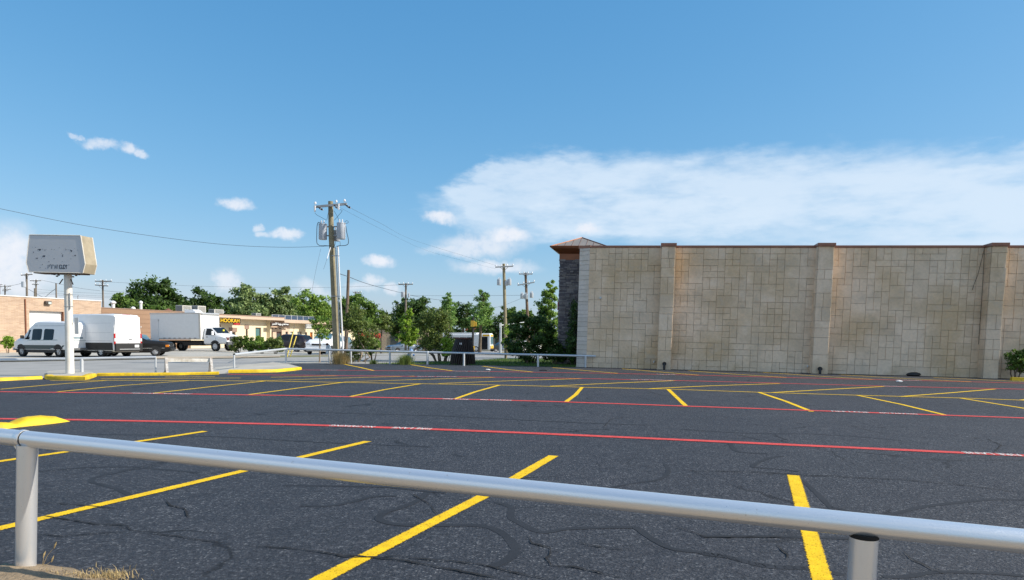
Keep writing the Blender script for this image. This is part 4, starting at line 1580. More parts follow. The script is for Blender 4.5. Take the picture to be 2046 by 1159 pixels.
for py in (511, 592):
    MB().tube([lp(662, py, -.18), lp(678 if py < 550 else 681, py, -.22)], .022, 6).build('conduit_strap', STEEL, pole)
MB().tube([lp(660.5, 494, -.2), lp(653.5, 517, -.9)], .022, 6).build('guy_strain_rod', PORC, pole)
MB().tube([lp(653.5, 517, -.9), lp(646.5, 538, -1.6)], .006, 5).build('guy_wire', WIRE, pole)


def far_pole(label, px, top_y, Y, r_=.13, arms=(), cans=(), base_px=None, mat=WOOD3, name='utility_pole', braces=True):
    """arms: (px offset left, px offset right, py, tilt px); cans: (px offset, py of foot, radius, height)"""
    tp = at_depth(px, top_y, Y)
    bx = base_px if base_px is not None else px
    bp_ = at_depth(bx, 690, Y)
    g_ = ground_z(bp_.x, Y)
    # continue the line through top and the low point down to the ground
    t = (tp.z - g_) / (tp.z - bp_.z)
    foot = tp + (bp_ - tp) * t
    th = thing(name, label, 'utility pole', foot)
    MB().tube([Vector((0, 0, -.3)), tp - foot], [r_ * 1.2, r_ * .85], 12).build('pole', mat, th, 50)
    for (l, r__, py, tilt) in arms:
        a, b_ = at_depth(px - l, py + tilt, Y - .15) - foot, at_depth(px + r__, py - tilt, Y - .15) - foot
        o = MB().prism([(-.05, -.055), (.05, -.055), (.05, .055), (-.05, .055)], lambda s_, z: a + Vector((0, s_, z)), lambda s_, z: b_ + Vector((0, s_, z))).build('crossarm', XARM if Y < 80 else mat, th)
        for f in (.03, .35, .66, .97):
            insulator(o, a.lerp(b_, f) + Vector((0, 0, .05)), .2, .07)
        if braces:
            c_ = a.lerp(b_, .5)
            for f in (.25, .75):
                q_ = a.lerp(b_, f)
                MB().tube([q_, Vector((c_.x, c_.y, c_.z - (b_ - a).length * .22))], .018, 5).build('brace', mat, th)
    for (dx, py, cr, ch) in cans:
        transformer(th, at_depth(px + dx, py, Y - .1) - foot, cr, ch)
    return th


far_pole('wooden pole with three transformers and one crossarm left of the dark stone tower', 1006.5, 527, 66, .15, [(17, 19, 533, 1)], [(-9.5, 570, .19, .55), (5, 571, .14, .4), (11, 570, .19, .55)], 1011, WOOD)
far_pole('dark pole with two crossarms and a cluster of transformers beside the narrow bright tree', 1050, 545, 70, .14, [(13, 14, 547.5, 0), (16, 18, 567, 3)], [(-7, 597, .17, .5), (1, 598, .2, .5), (12, 595, .18, .5)], 1057, WOOD2)
far_pole('slim pole with one crossarm and a transformer above the trees beyond the street', 811, 566, 88, .13, [(15, 14, 568, 0)], [(-6, 594, .24, .65), (6, 594, .12, .4)], 810.5)
far_pole('bare brown pole without crossarms just right of the main utility pole', 696.5, 539.5, 46, .105, mat=WOOD2, base_px=691)
far_pole('pole with a crossarm and transformer behind the brick building near the blank sign', 53, 546, 96, .14, [(11, 12, 549, 1)], [(-5, 574, .3, .75)], 55.5)
far_pole('pole with two crossarms behind the brick building right of the transformer pole', 72, 559, 120, .13, [(12, 10, 561, 0), (8, 5, 568, 0)], (), 73)
far_pole('stub pole standing left of the two crossarm pole behind the brick roof', 69.5, 576, 112, .14)
far_pole('plain pole behind the brick building hidden in part by the sign pole', 112, 566, 84, .09, base_px=114)
far_pole('pole with two tilted crossarms between brick building and dark tree', 205, 559.5, 92, .12, [(15, 18, 562, 0), (15, 11, 570.5, -1)], (), 208)
far_pole('faint distant pole with crossarms at the far left above the brick roof', 10, 569, 150, .15, [(6, 12, 572, 0), (4, 12, 578, 0), (5, 6, 581, 0)], ())
far_pole('leftmost distant pole with a crossarm cut by the picture edge', -1, 567, 140, .14, [(8, 6, 569, 0), (6, 5, 573, 0)], ())
far_pole('distant double crossarm pole rising behind the trees right of the bare brown pole', 711, 582, 120, .11, [(6, 11, 584, 0), (3, 8, 587, 0)], ())
wp = at(1010.5, 717)
w_ = thing('wooden_post', 'weathered wooden post with a leafy vine behind the far railing', 'post', wp)
MB().tube([(0, 0, -.1), (0, 0, .55), at_depth(1011, 682, wp.y) - wp], [.085, .08, .075], 12).build('post', WOOD, w_, 50)


def wire(label, nodes, r_=.010, sag=0.0, group=None, name='power_line'):
    P = [at_depth(*n) for n in nodes]
    if len(P) == 2:
        a, b_ = P
        P = [a.lerp(b_, t / 16) - Vector((0, 0, sag * 4 * (t / 16) * (1 - t / 16))) for t in range(17)]
    else:
        P = smooth_path(P, 6)
    return tag(MB().tube(P, r_, 5).build(name, WIRE, None), label, 'power line', group)


wire('long sagging wire from the upper left to the main utility pole', [(-260, 360, 27), (0, 417, 29.5), (200, 456, 32), (420, 486, 34.5), (560, 494, 36), (662, 491.5, Yp)], .0085)
wire('uppermost thin wire running right and down from the main pole crossarm', [(701, 416, Yp - .5), (760, 446, 45), (830, 481, 66), (1003, 534, 66)], .006)
wire('middle thin wire running right from the main pole below its crossarm', [(676, 413, Yp), (770, 462, 46), (860, 503, 62), (990, 537, 66)], .0045)
wire('black service wire from the conduit pipe past the bare pole to the slim pole', [(678, 547, Yp), (696, 553, 46), (740, 569, 60), (805, 586, 88)], .02)
wire('wire from the slim pole into the dark tree crown', [(815, 589, 88), (860, 597, 95), (930, 606, 110)], .022)
wire('faint long wire crossing behind the main pole above the trees', [(205, 563, 92), (420, 572.5, 100), (640, 574.5, 104), (805, 569, 88)], .013)
wire('upper of two faint wires between the narrow tree and the slim pole', [(817, 590, 88), (900, 591, 84), (1048, 590, 72)], .012)
wire('lower of two faint wires between the narrow tree and the slim pole', [(900, 611, 84), (980, 616, 80), (1048, 594, 72)], .011)
wire('wire from the transformer pole dropping left out of the picture', [(53, 563, 96), (20, 571, 110), (-30, 574, 130)], .02)
wire('wire from the two crossarm pole running right behind the sign pole', [(80, 559, 120), (112, 566, 84), (160, 576, 88), (200, 581, 92)], .016)
wire('drooping cable loop between the plain pole and the stub pole', [(57, 578, 96), (75, 588, 100), (88, 594, 92), (100, 585, 86), (111, 577, 84)], .025)
wire('lower wire right of the tilted crossarm pole above the dark tree', [(208, 581, 92), (235, 583, 100), (300, 586, 115)], .016)
wire('thin guy line slanting left from the main pole conduit', [(641, 497, Yp), (630, 545, Yp - 1.5), (622, 590, Yp - 2.5)], .005)
for k, py in enumerate((583, 588, 591)):
    wire(('upper', 'middle', 'lower')[k] + ' of three distant lines behind the brick building roof', [(75, py - 5, 120), (150, py + 1, 118), (240, py + 5, 116)], .012)

# yellow guards of the guy wire behind the railing's bend
gy_ = thing('guy_wire_guard', 'two slanting yellow guy wire guards behind the bend of the railing', 'guy wire guard', at(573, 720))
go = gy_.location.copy()
GUARD = M('yellow_plastic', (.75, .58, .10), .5, var=.1)
for (x0, y0, x1, y1) in ((573.5, 713, 586, 663), (580, 712, 592, 672)):
    MB().tube([at_depth(x0, y0, 37.5) - go, at_depth(x1, y1, 38.2) - go], .03, 8).build('guard_tube', GUARD, gy_)
MB().tube([at_depth(586, 663, 38.2) - go, at_depth(588.5, 648, 38.4) - go], .008, 5).build('wire', WIRE, gy_)
MB().tube([at(571, 724) - go, at_depth(573.5, 713, 37.5) - go], .012, 6).build('anchor_rod', RUSTY, gy_)
# pale bent pipe behind the railing post
q = at(658, 724)
bp_ = thing('vent_pipe', 'pale blue bent pipe with a dark cap behind the railing near the main pole', 'pipe', q)
Yq = q.y + .5
lq = lambda px, py: at_depth(px, py, Yq) - q
MB().tube([lq(659.5, 722), lq(659.5, 702), lq(659, 694), lq(657, 690.5), lq(654.5, 692), lq(653.8, 697), lq(654, 706)], .075, 12).build('pipe', M('pale_blue_paint', (.45, .55, .66), .5, var=.1), bp_, 50)
MB().tube([lq(656.5, 690), lq(654, 688), lq(651.5, 687.5)], [.05, .08, .05], 10).build('cap', M('dark_red_cap', (.10, .03, .03), .6, var=.2), bp_, 50)


def hydrant(label, px, py, cap_mat, body_mat, k=1.0):
    q = at(px, py)
    h = thing('fire_hydrant', label, 'fire hydrant', q)
    MB().lathe([(.15 * k, 0), (.15 * k, .05), (.10 * k, .06), (.10 * k, .45 * k), (.13 * k, .47 * k), (.13 * k, .52 * k)], 14).build('barrel', body_mat, h, 45)
    MB().lathe([(.125 * k, .52 * k), (.12 * k, .6 * k), (.07 * k, .69 * k), (.03 * k, .70 * k), (.03 * k, .75 * k)], 14).build('bonnet', cap_mat, h, 45)
    for s_ in (-1, 1):
        MB().tube([(s_ * .08 * k, 0, .38 * k), (s_ * .19 * k, 0, .38 * k)], .055 * k, 10).build('outlet', cap_mat, h, 45)
    return h


hydrant('fire hydrant with a blue bonnet behind the clump of grass at the railing', 821, 723.5, M('hydrant_blue', (.16, .30, .55), .5, var=.1), M('hydrant_silver', (.55, .56, .56), .5, var=.1))
hydrant('small white fire hydrant on the dry lawn beside the signal mast', 993.5, 701.5, M('hydrant_white', (.72, .72, .70), .5, var=.05), M('hydrant_white2', (.72, .72, .70), .5, var=.05), 1.0)

# ================================================================== buildings across the street
def brick_material():
    m, nt, b = nodes_of('tan_brick')
    N, L = nt.nodes.new, nt.links.new
    tc = N('ShaderNodeTexCoord')
    mp_ = N('ShaderNodeMapping')
    mp_.inputs['Rotation'].default_value = (R(90), 0, 0)
    L(tc.outputs['Object'], mp_.inputs['Vector'])
    br_ = N('ShaderNodeTexBrick')
    br_.inputs['Scale'].default_value = 1.0
    br_.inputs['Brick Width'].default_value = .42
    br_.inputs['Row Height'].default_value = .10
    br_.inputs['Mortar Size'].default_value = .012
    br_.inputs['Color1'].default_value = (.60, .405, .25, 1)
    br_.inputs['Color2'].default_value = (.44, .265, .15, 1)
    br_.inputs['Mortar'].default_value = (.55, .43, .33, 1)
    L(mp_.outputs[0], br_.inputs['Vector'])
    n = N('ShaderNodeTexNoise')
    n.inputs['Scale'].default_value = .8
    n.inputs['Detail'].default_value = 6
    L(tc.outputs['Object'], n.inputs['Vector'])
    x = N('ShaderNodeMix')
    x.data_type = 'RGBA'
    x.blend_type = 'MULTIPLY'
    x.inputs['Factor'].default_value = .5
    L(br_.outputs[0], x.inputs['A'])
    L(n.outputs['Fac'], x.inputs['B'])
    h = N('ShaderNodeBrightContrast')
    h.inputs['Bright'].default_value = .06
    L(x.outputs['Result'], h.inputs[0])
    L(h.outputs[0], b.inputs['Base Color'])
    b.inputs['Roughness'].default_value = .9
    return m


BRICK = brick_material()
BROWN_WALL = M('brown_painted_wall', (.30, .185, .115), .85, var=.07, scale=.5, bump=.2, bscale=6)
CREAM = M('cream_stucco', (.72, .62, .43), .85, var=.05, scale=.8)
PINK = M('pink_stone_veneer', (.62, .46, .34), .85, var=.1, scale=2)
FASCIA = M('tan_fascia', (.56, .42, .31), .6, var=.06, scale=1)
TRIM = M('brown_trim', (.30, .20, .15), .7, var=.08)
GLASS = M('shop_glass', (.05, .075, .08), .08, var=.1, spec=.8)
TEAL_GLASS = M('teal_glass', (.10, .21, .21), .1, var=.1, spec=.8)
PALE_GLASS = M('pale_blind_glass', (.50, .55, .52), .3, var=.05)
WHITE_METAL = M('white_metal', (.78, .78, .76), .45, var=.03)
ROOFING = M('flat_roofing', (.38, .36, .33), .9, var=.1)
Bc = at_depth(203, 660, 66.0)
Dc = at_depth(551, 660, 96.0)
Ac = at_depth(0, 660, 57.5)


def frame_uv(O, e, px, py, out=0.0):
    n = Vector((e.y, -e.x, 0))
    d = pixel_ray(px, py)
    c = Vector((0, 0, EYE))
    t = (O + n * out - c).dot(n) / d.dot(n)
    p = c + d * t
    return (p - O).dot(e), p.z - O.z


# ---- brick building
e1 = Vector((Bc.x - Ac.x, Bc.y - Ac.y, 0)).normalized()
O1 = on_ground(Bc.x - e1.x * 20, Bc.y - e1.y * 20)
O1.z = ground_z(Bc.x, Bc.y)
bb = thing('brick_building', 'tan brick building with a white roll-up door at the left edge of the picture', 'building', O1, math.atan2(e1.y, e1.x))
uB = 20.0
H1 = at_depth(203, 602, 66).z - O1.z
f1 = lambda px, py, out=0.0: frame_uv(O1, e1, px, py, out)
d0, zt_ = f1(58.5, 620.5)
d1, _ = f1(127.5, 622)
wl = MB()
wl.prism([(0, -.6), (d0, -.6), (d0, zt_), (d1, zt_), (d1, -.6), (uB, -.6), (uB, H1), (0, H1)], lambda u, z: (u, 0, z), lambda u, z: (u, .35, z))
wl.box((uB - .175, 8.3, H1 / 2 - .3), (.35, 15.9, H1 + .6))
wl.box((uB / 2, 16, H1 / 2 - .3), (uB, .35, H1 + .6))
wl.build('wall', BRICK, bb)
B((uB / 2, 8, H1 - .35), (uB - .4, 15.4, .1)).build('roof', ROOFING, bb)
B((uB / 2, .17, H1 + .035), (uB + .06, .44, .07)).build('coping', WHITE_METAL, bb)
gd = B(((d0 + d1) / 2, .30, zt_ / 2 - .3), (d1 - d0, .03, zt_ + .6)).build('roll_up_door', WHITE_METAL, bb)
z = .05
while z < zt_ - .05:
    B(((d0 + d1) / 2, .272, z + .1), (d1 - d0 - .04, .03, .19), 0, .012).build('slat', WHITE_METAL, gd)
    z += .21
B((d1 - .02, .14, zt_ / 2), (.05, .28, zt_)).build('jamb', M('rust_jamb', (.26, .10, .05), .7, var=.15), bb)
ud, _ = f1(50.5, 640)
MB().tube([(ud, -.06, 0), (ud, -.06, H1 - .15)], .055, 8).build('downspout', M('rust_pipe', (.24, .085, .04), .6, var=.1), bb)
ul, zl = f1(94, 605)
fl = B((ul, -.12, zl), (.55, .24, .30), 0, .05).build('wall_light', M('bronze_fixture', (.07, .055, .045), .5), bb)
B((ul + .08, -.25, zl - .02), (.28, .02, .2), 0, .008).build('lens', PALE_GLASS, fl)
us, zs = f1(158.5, 592)
MB().tube([(us, .2, H1), (us, .2, H1 + .35), (us + .06, .2, H1 + .42)], .02, 6).build('vent_hook', RUSTY, bb)

# ---- row of shops
e2 = Vector((Dc.x - Bc.x, Dc.y - Bc.y, 0)).normalized()
O2 = Vector((Bc.x, Bc.y, ground_z(Bc.x, Bc.y) - .15))
sh = thing('shop_row', 'low row of cream shops with tan fascia and brown side wall', 'building', O2, math.atan2(e2.y, e2.x))
f2 = lambda px, py, out=0.0: frame_uv(O2, e2, px, py, out)
uC = f2(381, 650)[0]
uD = f2(551, 650)[0]
uE = f2(665, 650)[0]
uE2 = uE + 14
H2 = f2(300, 620)[1]
H3 = f2(480, 629.5, 1.0)[1]
H4 = f2(600, 639.6, 1.0)[1]
B((uC / 2 + .1, 6.2, H2 / 2 - .5), (uC - .2, 12, H2 + 1.0)).build('brown_wall', BROWN_WALL, sh)
for k in range(9):
    B((uC / 2 + .1, .19, H2 - .25 - k * .45), (uC - .25, .03, .43), 0, .004).build('course', BROWN_WALL, sh)
B((uC / 2, 6.2, H2 + .03), (uC, 12.1, .07)).build('roof_edge', TRIM, sh)


def shop_wall(u0, u1, h, holes, mat):
    """front wall with openings: holes as (u0, u1, z0, z1)"""
    mb = MB()
    hs = sorted(holes)
    u = u0
    for (a, b_, z0, z1) in hs:
        if a > u:
            mb.box(((u + a) / 2, .15, h / 2 - .5), (a - u, .3, h + 1.0))
        if z0 > -.5:
            mb.box(((a + b_) / 2, .15, (z0 - 1.0) / 2), (b_ - a, .3, z0 + 1.0))
        mb.box(((a + b_) / 2, .15, (z1 + h) / 2), (b_ - a, .3, h - z1))
        u = b_
    if u1 > u:
        mb.box(((u + u1) / 2, .15, h / 2 - .5), (u1 - u, .3, h + 1.0))
    return mb.build('wall', mat, sh)


def zpx(x, y):
    return 420 + x / 8.525, 610 + y / 8.525


def opening(x0, x1, y0, y1):
    a, zt2 = f2(*zpx(x0, y0))
    b_, _ = f2(*zpx(x1, y0))
    zb2 = f2(*zpx(x0, y1))[1]
    return (a, b_, max(zb2, .0), zt2)


wins1 = [opening(70, 150, 405, 640), opening(338, 432, 455, 700), opening(605, 640, 405, 580), opening(770, 868, 378, 612)]
wins2 = [opening(1018, 1068, 445, 600), opening(1128, 1222, 448, 700), opening(1284, 1326, 448, 600)]
wins3 = [opening(1365, 1420, 448, 545), opening(1482, 1560, 448, 545), opening(1615, 1652, 458, 640), opening(1700, 1745, 458, 640)]
uP0, uP1 = f2(*zpx(985, 400))[0], f2(*zpx(1355, 400))[0]
shop_wall(uC, uP0, H3 - .1, wins1, CREAM)
shop_wall(uP0, uP1, H4 - .05, wins2, PINK)
shop_wall(uP1, uE2, H4 - .05, wins3, CREAM)
for i, w in enumerate(wins1 + wins2 + wins3):
    m_ = TEAL_GLASS if i == 3 else PALE_GLASS if i in (7, 8) else GLASS
    if i == 10:
        m_ = M('orange_door', (.62, .19, .015), .5, var=.05)
    o = B(((w[0] + w[1]) / 2, .22, (w[2] + w[3]) / 2), (w[1] - w[0], .04, w[3] - w[2])).build('door' if i in (1, 5, 10) else 'window', m_, sh)
    fw_ = MB()
    t_ = .07
    fw_.box((w[0] + t_ / 2, .12, (w[2] + w[3]) / 2), (t_, .12, w[3] - w[2]))
    fw_.box((w[1] - t_ / 2, .12, (w[2] + w[3]) / 2), (t_, .12, w[3] - w[2]))
    fw_.box(((w[0] + w[1]) / 2, .12, w[3] - t_ / 2), (w[1] - w[0] - .16, .12, t_))
    fw_.build('frame', TRIM, o)
    if i in (0, 1, 2):
        hd = B(((w[0] + w[1]) / 2, -.03, w[3] + .28), (w[1] - w[0] + .5, .06, .5)).build('header_panel', TRIM, o)
B(((uC + uD) / 2, 6.2, H3 - .3), (uD - uC, 12, .1)).build('roof', ROOFING, sh)
B(((uC + uD) / 2 + .2, -.02, H3 - .24), (uD - uC + .6, 2.0, .48), 0, .03).build('fascia', FASCIA, sh)
B(((uC + uD) / 2 + .2, -1.03, H3 - .05), (uD - uC + .62, .04, .10)).build('drip_edge', TRIM, sh)
B(((uD + uE2) / 2 + .5, -.02, H4 - .24), (uE2 - uD, 2.0, .46), 0, .03).build('fascia', FASCIA, sh)
B(((uD + uE2) / 2 + .5, 6.2, H4 - .3), (uE2 - uD, 12, .1)).build('roof', ROOFING, sh)
B((uP0 - .15, -.25, H3 / 2 - .5), (.3, .5, H3 + .6)).build('pier', CREAM, sh)
B((uE2 / 2, 12.3, 1.0), (uE2, .2, 5.0)).build('back_wall', BROWN_WALL, sh)
# dark glass screen along the lower roof
SCREEN = M('dark_blue_panel', (.045, .075, .13), .25, var=.1)
ua, ub_ = f2(*zpx(1130, 230), 1.0)[0], f2(*zpx(1840, 250), 1.0)[0]
n_ = 7
for k in range(n_):
    a = ua + (ub_ - ua) * k / n_
    o = B((a + (ub_ - ua) / n_ / 2, -.3, H4 + .27), ((ub_ - ua) / n_ - .06, .05, .50)).build('screen_panel', SCREEN, sh)
    MB().tube([(a, -.33, H4), (a, -.33, H4 + .58)], .035, 6).build('screen_post', WHITE_METAL, sh)
MB().tube([(ua, -.33, H4 + .58), (ub_, -.33, H4 + .58)], .035, 6).build('screen_rail', STEEL, sh)

# ---- shop signs
SIGN_DARK = M('sign_dark_brown', (.022, .010, .008), .5, var=.1)
SIGN_YEL = M('sign_yellow', (.80, .50, .02), .45, var=.03)


def sign_board(label, x0, x1, y0, y1, mat, out, thick=.12):
    a, z1_ = f2(*zpx(x0, y0), out)
    b_, _ = f2(*zpx(x1, y0), out)
    z0__ = f2(*zpx(x0, y1), out)[1]
    n = Vector((e2.y, -e2.x, 0))
    o = O2 + e2 * a + n * out
    t = thing('shop_sign', label, 'sign', (o.x, o.y, O2.z + z0__), math.atan2(e2.y, e2.x))
    B(((b_ - a) / 2, thick / 2, (z1_ - z0__) / 2), (b_ - a, thick, z1_ - z0__), 0, .01).build('board', mat, t)
    return t, b_ - a, z1_ - z0__


def sign_text(t, s, x, z, w, h, mat, depth=.03, bold=.01, name='lettering'):
    vs, fs = text_geometry(s, 1.0, .02, 1.0, bold)
    x0_, x1_ = min(v[0] for v in vs), max(v[0] for v in vs)
    y0_, y1_ = min(v[1] for v in vs), max(v[1] for v in vs)
    out = [(x + (v[0] - x0_) / (x1_ - x0_) * w, -depth - .012 - v[2] * depth / .02 * .9, z + (v[1] - y0_) / (y1_ - y0_) * h) for v in vs]
    return MB().add(out, fs).build(name, mat, t)


t_, w_b, h_b = sign_board('dark sign with big yellow HOOKAH letters under the shop fascia', 116, 515, 205, 298, SIGN_DARK, 1.06)
sign_text(t_, 'HOOKAH', w_b * .13, h_b * .13, w_b * .80, h_b * .72, SIGN_YEL, bold=.008)
t_, w_b, h_b = sign_board('small red lit box sign hanging below the HOOKAH sign', 400, 508, 300, 333, M('red_box_sign', (.35, .012, .014), .4, var=.1), 1.06)
MB().box((w_b * .55, -.012, h_b * .5), (w_b * .6, .012, h_b * .3)).build('lettering', M('red_letters', (.75, .10, .10), .5), t_)
t_, w_b, h_b = sign_board('brown sign with white Arabic lettering on the pink stone front', 1035, 1345, 288, 352, M('sign_brown', (.05, .028, .020), .5, var=.1), 1.06)
sign_text(t_, '\ufeae\ufea4\ufedf\ufe8d \ufe8e\ufee8\ufef3\ufeed \ufee2\ufecc\ufec4\ufee3', w_b * .04, h_b * .06, w_b * .9, h_b * .88, WHITE_METAL, bold=.02)
t_, w_b, h_b = sign_board('pale strip with small dark lettering below the Arabic sign', 1050, 1300, 376, 408, M('sign_pale', (.66, .52, .38), .6, var=.05), .12, .06)
for k in range(4):
    ww = w_b * (.08, .16, .17, .2)[k]
    xx = w_b * (.02, .2, .46, .74)[k]
    MB().prism([(xx, h_b * .15), (xx + ww, h_b * .15), (xx + ww, h_b * .6), (xx + ww * .8, h_b * .5), (xx + ww * .55, h_b * .62), (xx + ww * .3, h_b * .5), (xx + ww * .12, h_b * .95), (xx, h_b * .95)],
               lambda x, z: (x, -.02, z), lambda x, z: (x, -.004, z)).build('lettering', SIGN_DARK, t_)
t_, w_b, h_b = sign_board('grey and white sign half hidden by the young tree', 1628, 1742, 318, 398, M('sign_grey', (.26, .26, .25), .5, var=.1), 1.06)
for k in range(3):
    B((w_b * .5, -.01, h_b * (.25 + .28 * k)), (w_b * (.8 - .15 * k), .012, h_b * .1)).build('lettering', WHITE_METAL, t_)

# ---- roof equipment
AC = M('ac_casing', (.55, .53, .48), .5, var=.06)
AC_D = M('ac_grille', (.10, .12, .13), .5, var=.1)


def roof_unit(label, px, py, w, h, d, back=2.5):
    u, z = f2(px, py, -back)
    n = Vector((e2.y, -e2.x, 0))
    o = O2 + e2 * u - n * back
    t = thing('air_conditioner', label, 'air conditioner', (o.x, o.y, O2.z + z), math.atan2(e2.y, e2.x), 'roof air conditioners on the shop row')
    B((0, 0, h / 2), (w, d, h), 0, .02).build('casing', AC, t)
    for k in range(5):
        B((0, -d / 2 - .01, h * (.18 + .16 * k)), (w * .82, .02, h * .07)).build('louvre', AC_D, t)
    for k in range(5):
        B((-w / 2 - .01, 0, h * (.18 + .16 * k)), (.02, d * .85, h * .09)).build('louvre', AC_D, t)
    for s_ in (-1, 1):
        B((s_ * w * .35, 0, -.2), (.08, d, .4)).build('skid', RUSTY, t)
    return t


roof_unit('pale split air conditioner with a round fan on the roof above the box truck', 367, 623, 1.6, .72, .9)
roof_unit('dark grilled square air conditioner on the roof right of the fan unit', 396, 625, 1.5, .82, 1.0)
roof_unit('low pale air conditioner on the roof above the HOOKAH sign', 432, 626.5, 1.9, .5, .8)
roof_unit('smallest pale air conditioner on the roof at the middle of the shops', 512, 631, 1.2, .35, .7)


def roof_vent(label, px, py, h, r_, cap):
    u, z = f2(px, py, -3.5)
    n = Vector((e2.y, -e2.x, 0))
    o = O2 + e2 * u - n * 3.5
    t = thing('roof_vent', label, 'roof vent', (o.x, o.y, O2.z + H2 - .3), math.atan2(e2.y, e2.x))
    hh = h + .3
    MB().tube([(0, 0, 0), (0, 0, hh)], r_, 12).build('stack', WHITE_METAL, t, 45)
    MB().lathe([(r_ * 1.1, hh - .05), (r_ * cap, hh), (r_ * cap, hh + .12), (r_ * .5, hh + .25), (.02, hh + .26)], 12).build('cap', WHITE_METAL, t, 45)


roof_vent('white mushroom capped roof vent at the left end of the brown wall', 226, 612, .62, .17, 1.7)
roof_vent('tall thin white roof vent with a small cap above the brown wall', 281.5, 612, .8, .14, 1.4)
roof_vent('very low white roof vent between the two taller vents', 266, 616, .12, .2, 1.2)
u_, z_ = f2(336, 616, -3.5)
n2_ = Vector((e2.y, -e2.x, 0))
o_ = O2 + e2 * u_ - n2_ * 3.5
tv = thing('roof_turbine', 'rust coloured conical roof cowl above the box truck', 'roof vent', (o_.x, o_.y, O2.z + H2))
MB().lathe([(.2, -.2), (.2, .1), (.55, .12), (.12, .36), (.04, .42)], 14).build('cowl', M('rust_cowl', (.20, .085, .055), .8, var=.2), tv, 40)

# ---- low building with red awnings beyond the crossing, far hedge
q = at_depth(757, 690, 104)
fb = thing('low_building', 'low beige building with red awnings seen between the trees', 'building', on_ground(q.x, 108))
B((1.2, 2, 1.9), (11, 4, 3.8)).build('wall', M('beige_stucco', (.62, .50, .36), .85, var=.05), fb)
B((1.2, 2, 3.9), (11.4, 4.4, .25)).build('roof', ROOFING, fb)
RED_AWN = M('red_awning', (.52, .05, .03), .7, var=.1)
for x in (-3.1, -1.3):
    MB().prism([(0, 2.6), (-.9, 2.1), (-.9, 1.9), (0, 1.9)], lambda y, z: (x - .75, y, z), lambda y, z: (x + .75, y, z)).build('awning', RED_AWN, fb)
B((1.6, -.03, 1.6), (1.2, .08, 1.5)).build('window', GLASS, fb)
B((2.3, -.1, 2.2), (.25, .05, .6)).build('yellow_sign', M('yellow_board', (.75, .42, .02), .5), fb)
q = at_depth(1006, 680, 150)
rb = thing('red_roofed_building', 'distant low building with a red edged roof behind the bus', 'building', on_ground(q.x, 156))
B((0, 2, 2.0), (16, 5, 4.0)).build('wall', M('far_wall', (.30, .27, .24), .85, var=.1), rb)
B((0, 1.8, 4.3), (17, 6, .7)).build('roof', M('red_brown_roof', (.48, .16, .09), .7, var=.1), rb)
for k in range(6):
    B((-6 + k * 2.4, -.55, 2.0), (1.4, .06, 1.7)).build('window', GLASS, rb)

# ================================================================== vehicles
TYRE = M('tyre_rubber', (.018, .018, .019), .85, var=.1)
RIM = M('alloy_rim', (.55, .55, .56), .35, metal=.6, var=.1)
STEEL_RIM = M('white_steel_rim', (.62, .63, .64), .5, var=.1)
AUTO_GLASS = M('auto_glass', (.012, .015, .019), .08, var=.1, spec=.32)
BLUE_GLASS = M('blue_auto_glass', (.10, .19, .23), .08, var=.1, spec=.7)
CAR_WHITE = M('white_car_paint', (.80, .80, .80), .3, var=.02, spec=.5, coat=.4)
CAR_BLACK = M('black_car_paint', (.014, .014, .015), .5, var=.05, spec=.25)
CAR_BLUE = M('steel_blue_car_paint', (.10, .17, .28), .35, var=.05, coat=.5)
CAR_GREY = M('grey_car_paint', (.16, .18, .20), .35, var=.05, coat=.5)
TRIM_BLACK = M('black_trim', (.016, .016, .017), .6, var=.1)
CHROME = M('bumper_chrome', (.55, .56, .57), .25, metal=.8, var=.05)
RED_LENS = M('red_lens', (.42, .012, .015), .2, var=.05)
AMBER = M('amber_lens', (.72, .22, .01), .25, var=.05)
CLEAR = M('headlamp_lens', (.62, .64, .66), .1, var=.05)
PLATE = M('licence_plate', (.70, .72, .74), .5, var=.05)


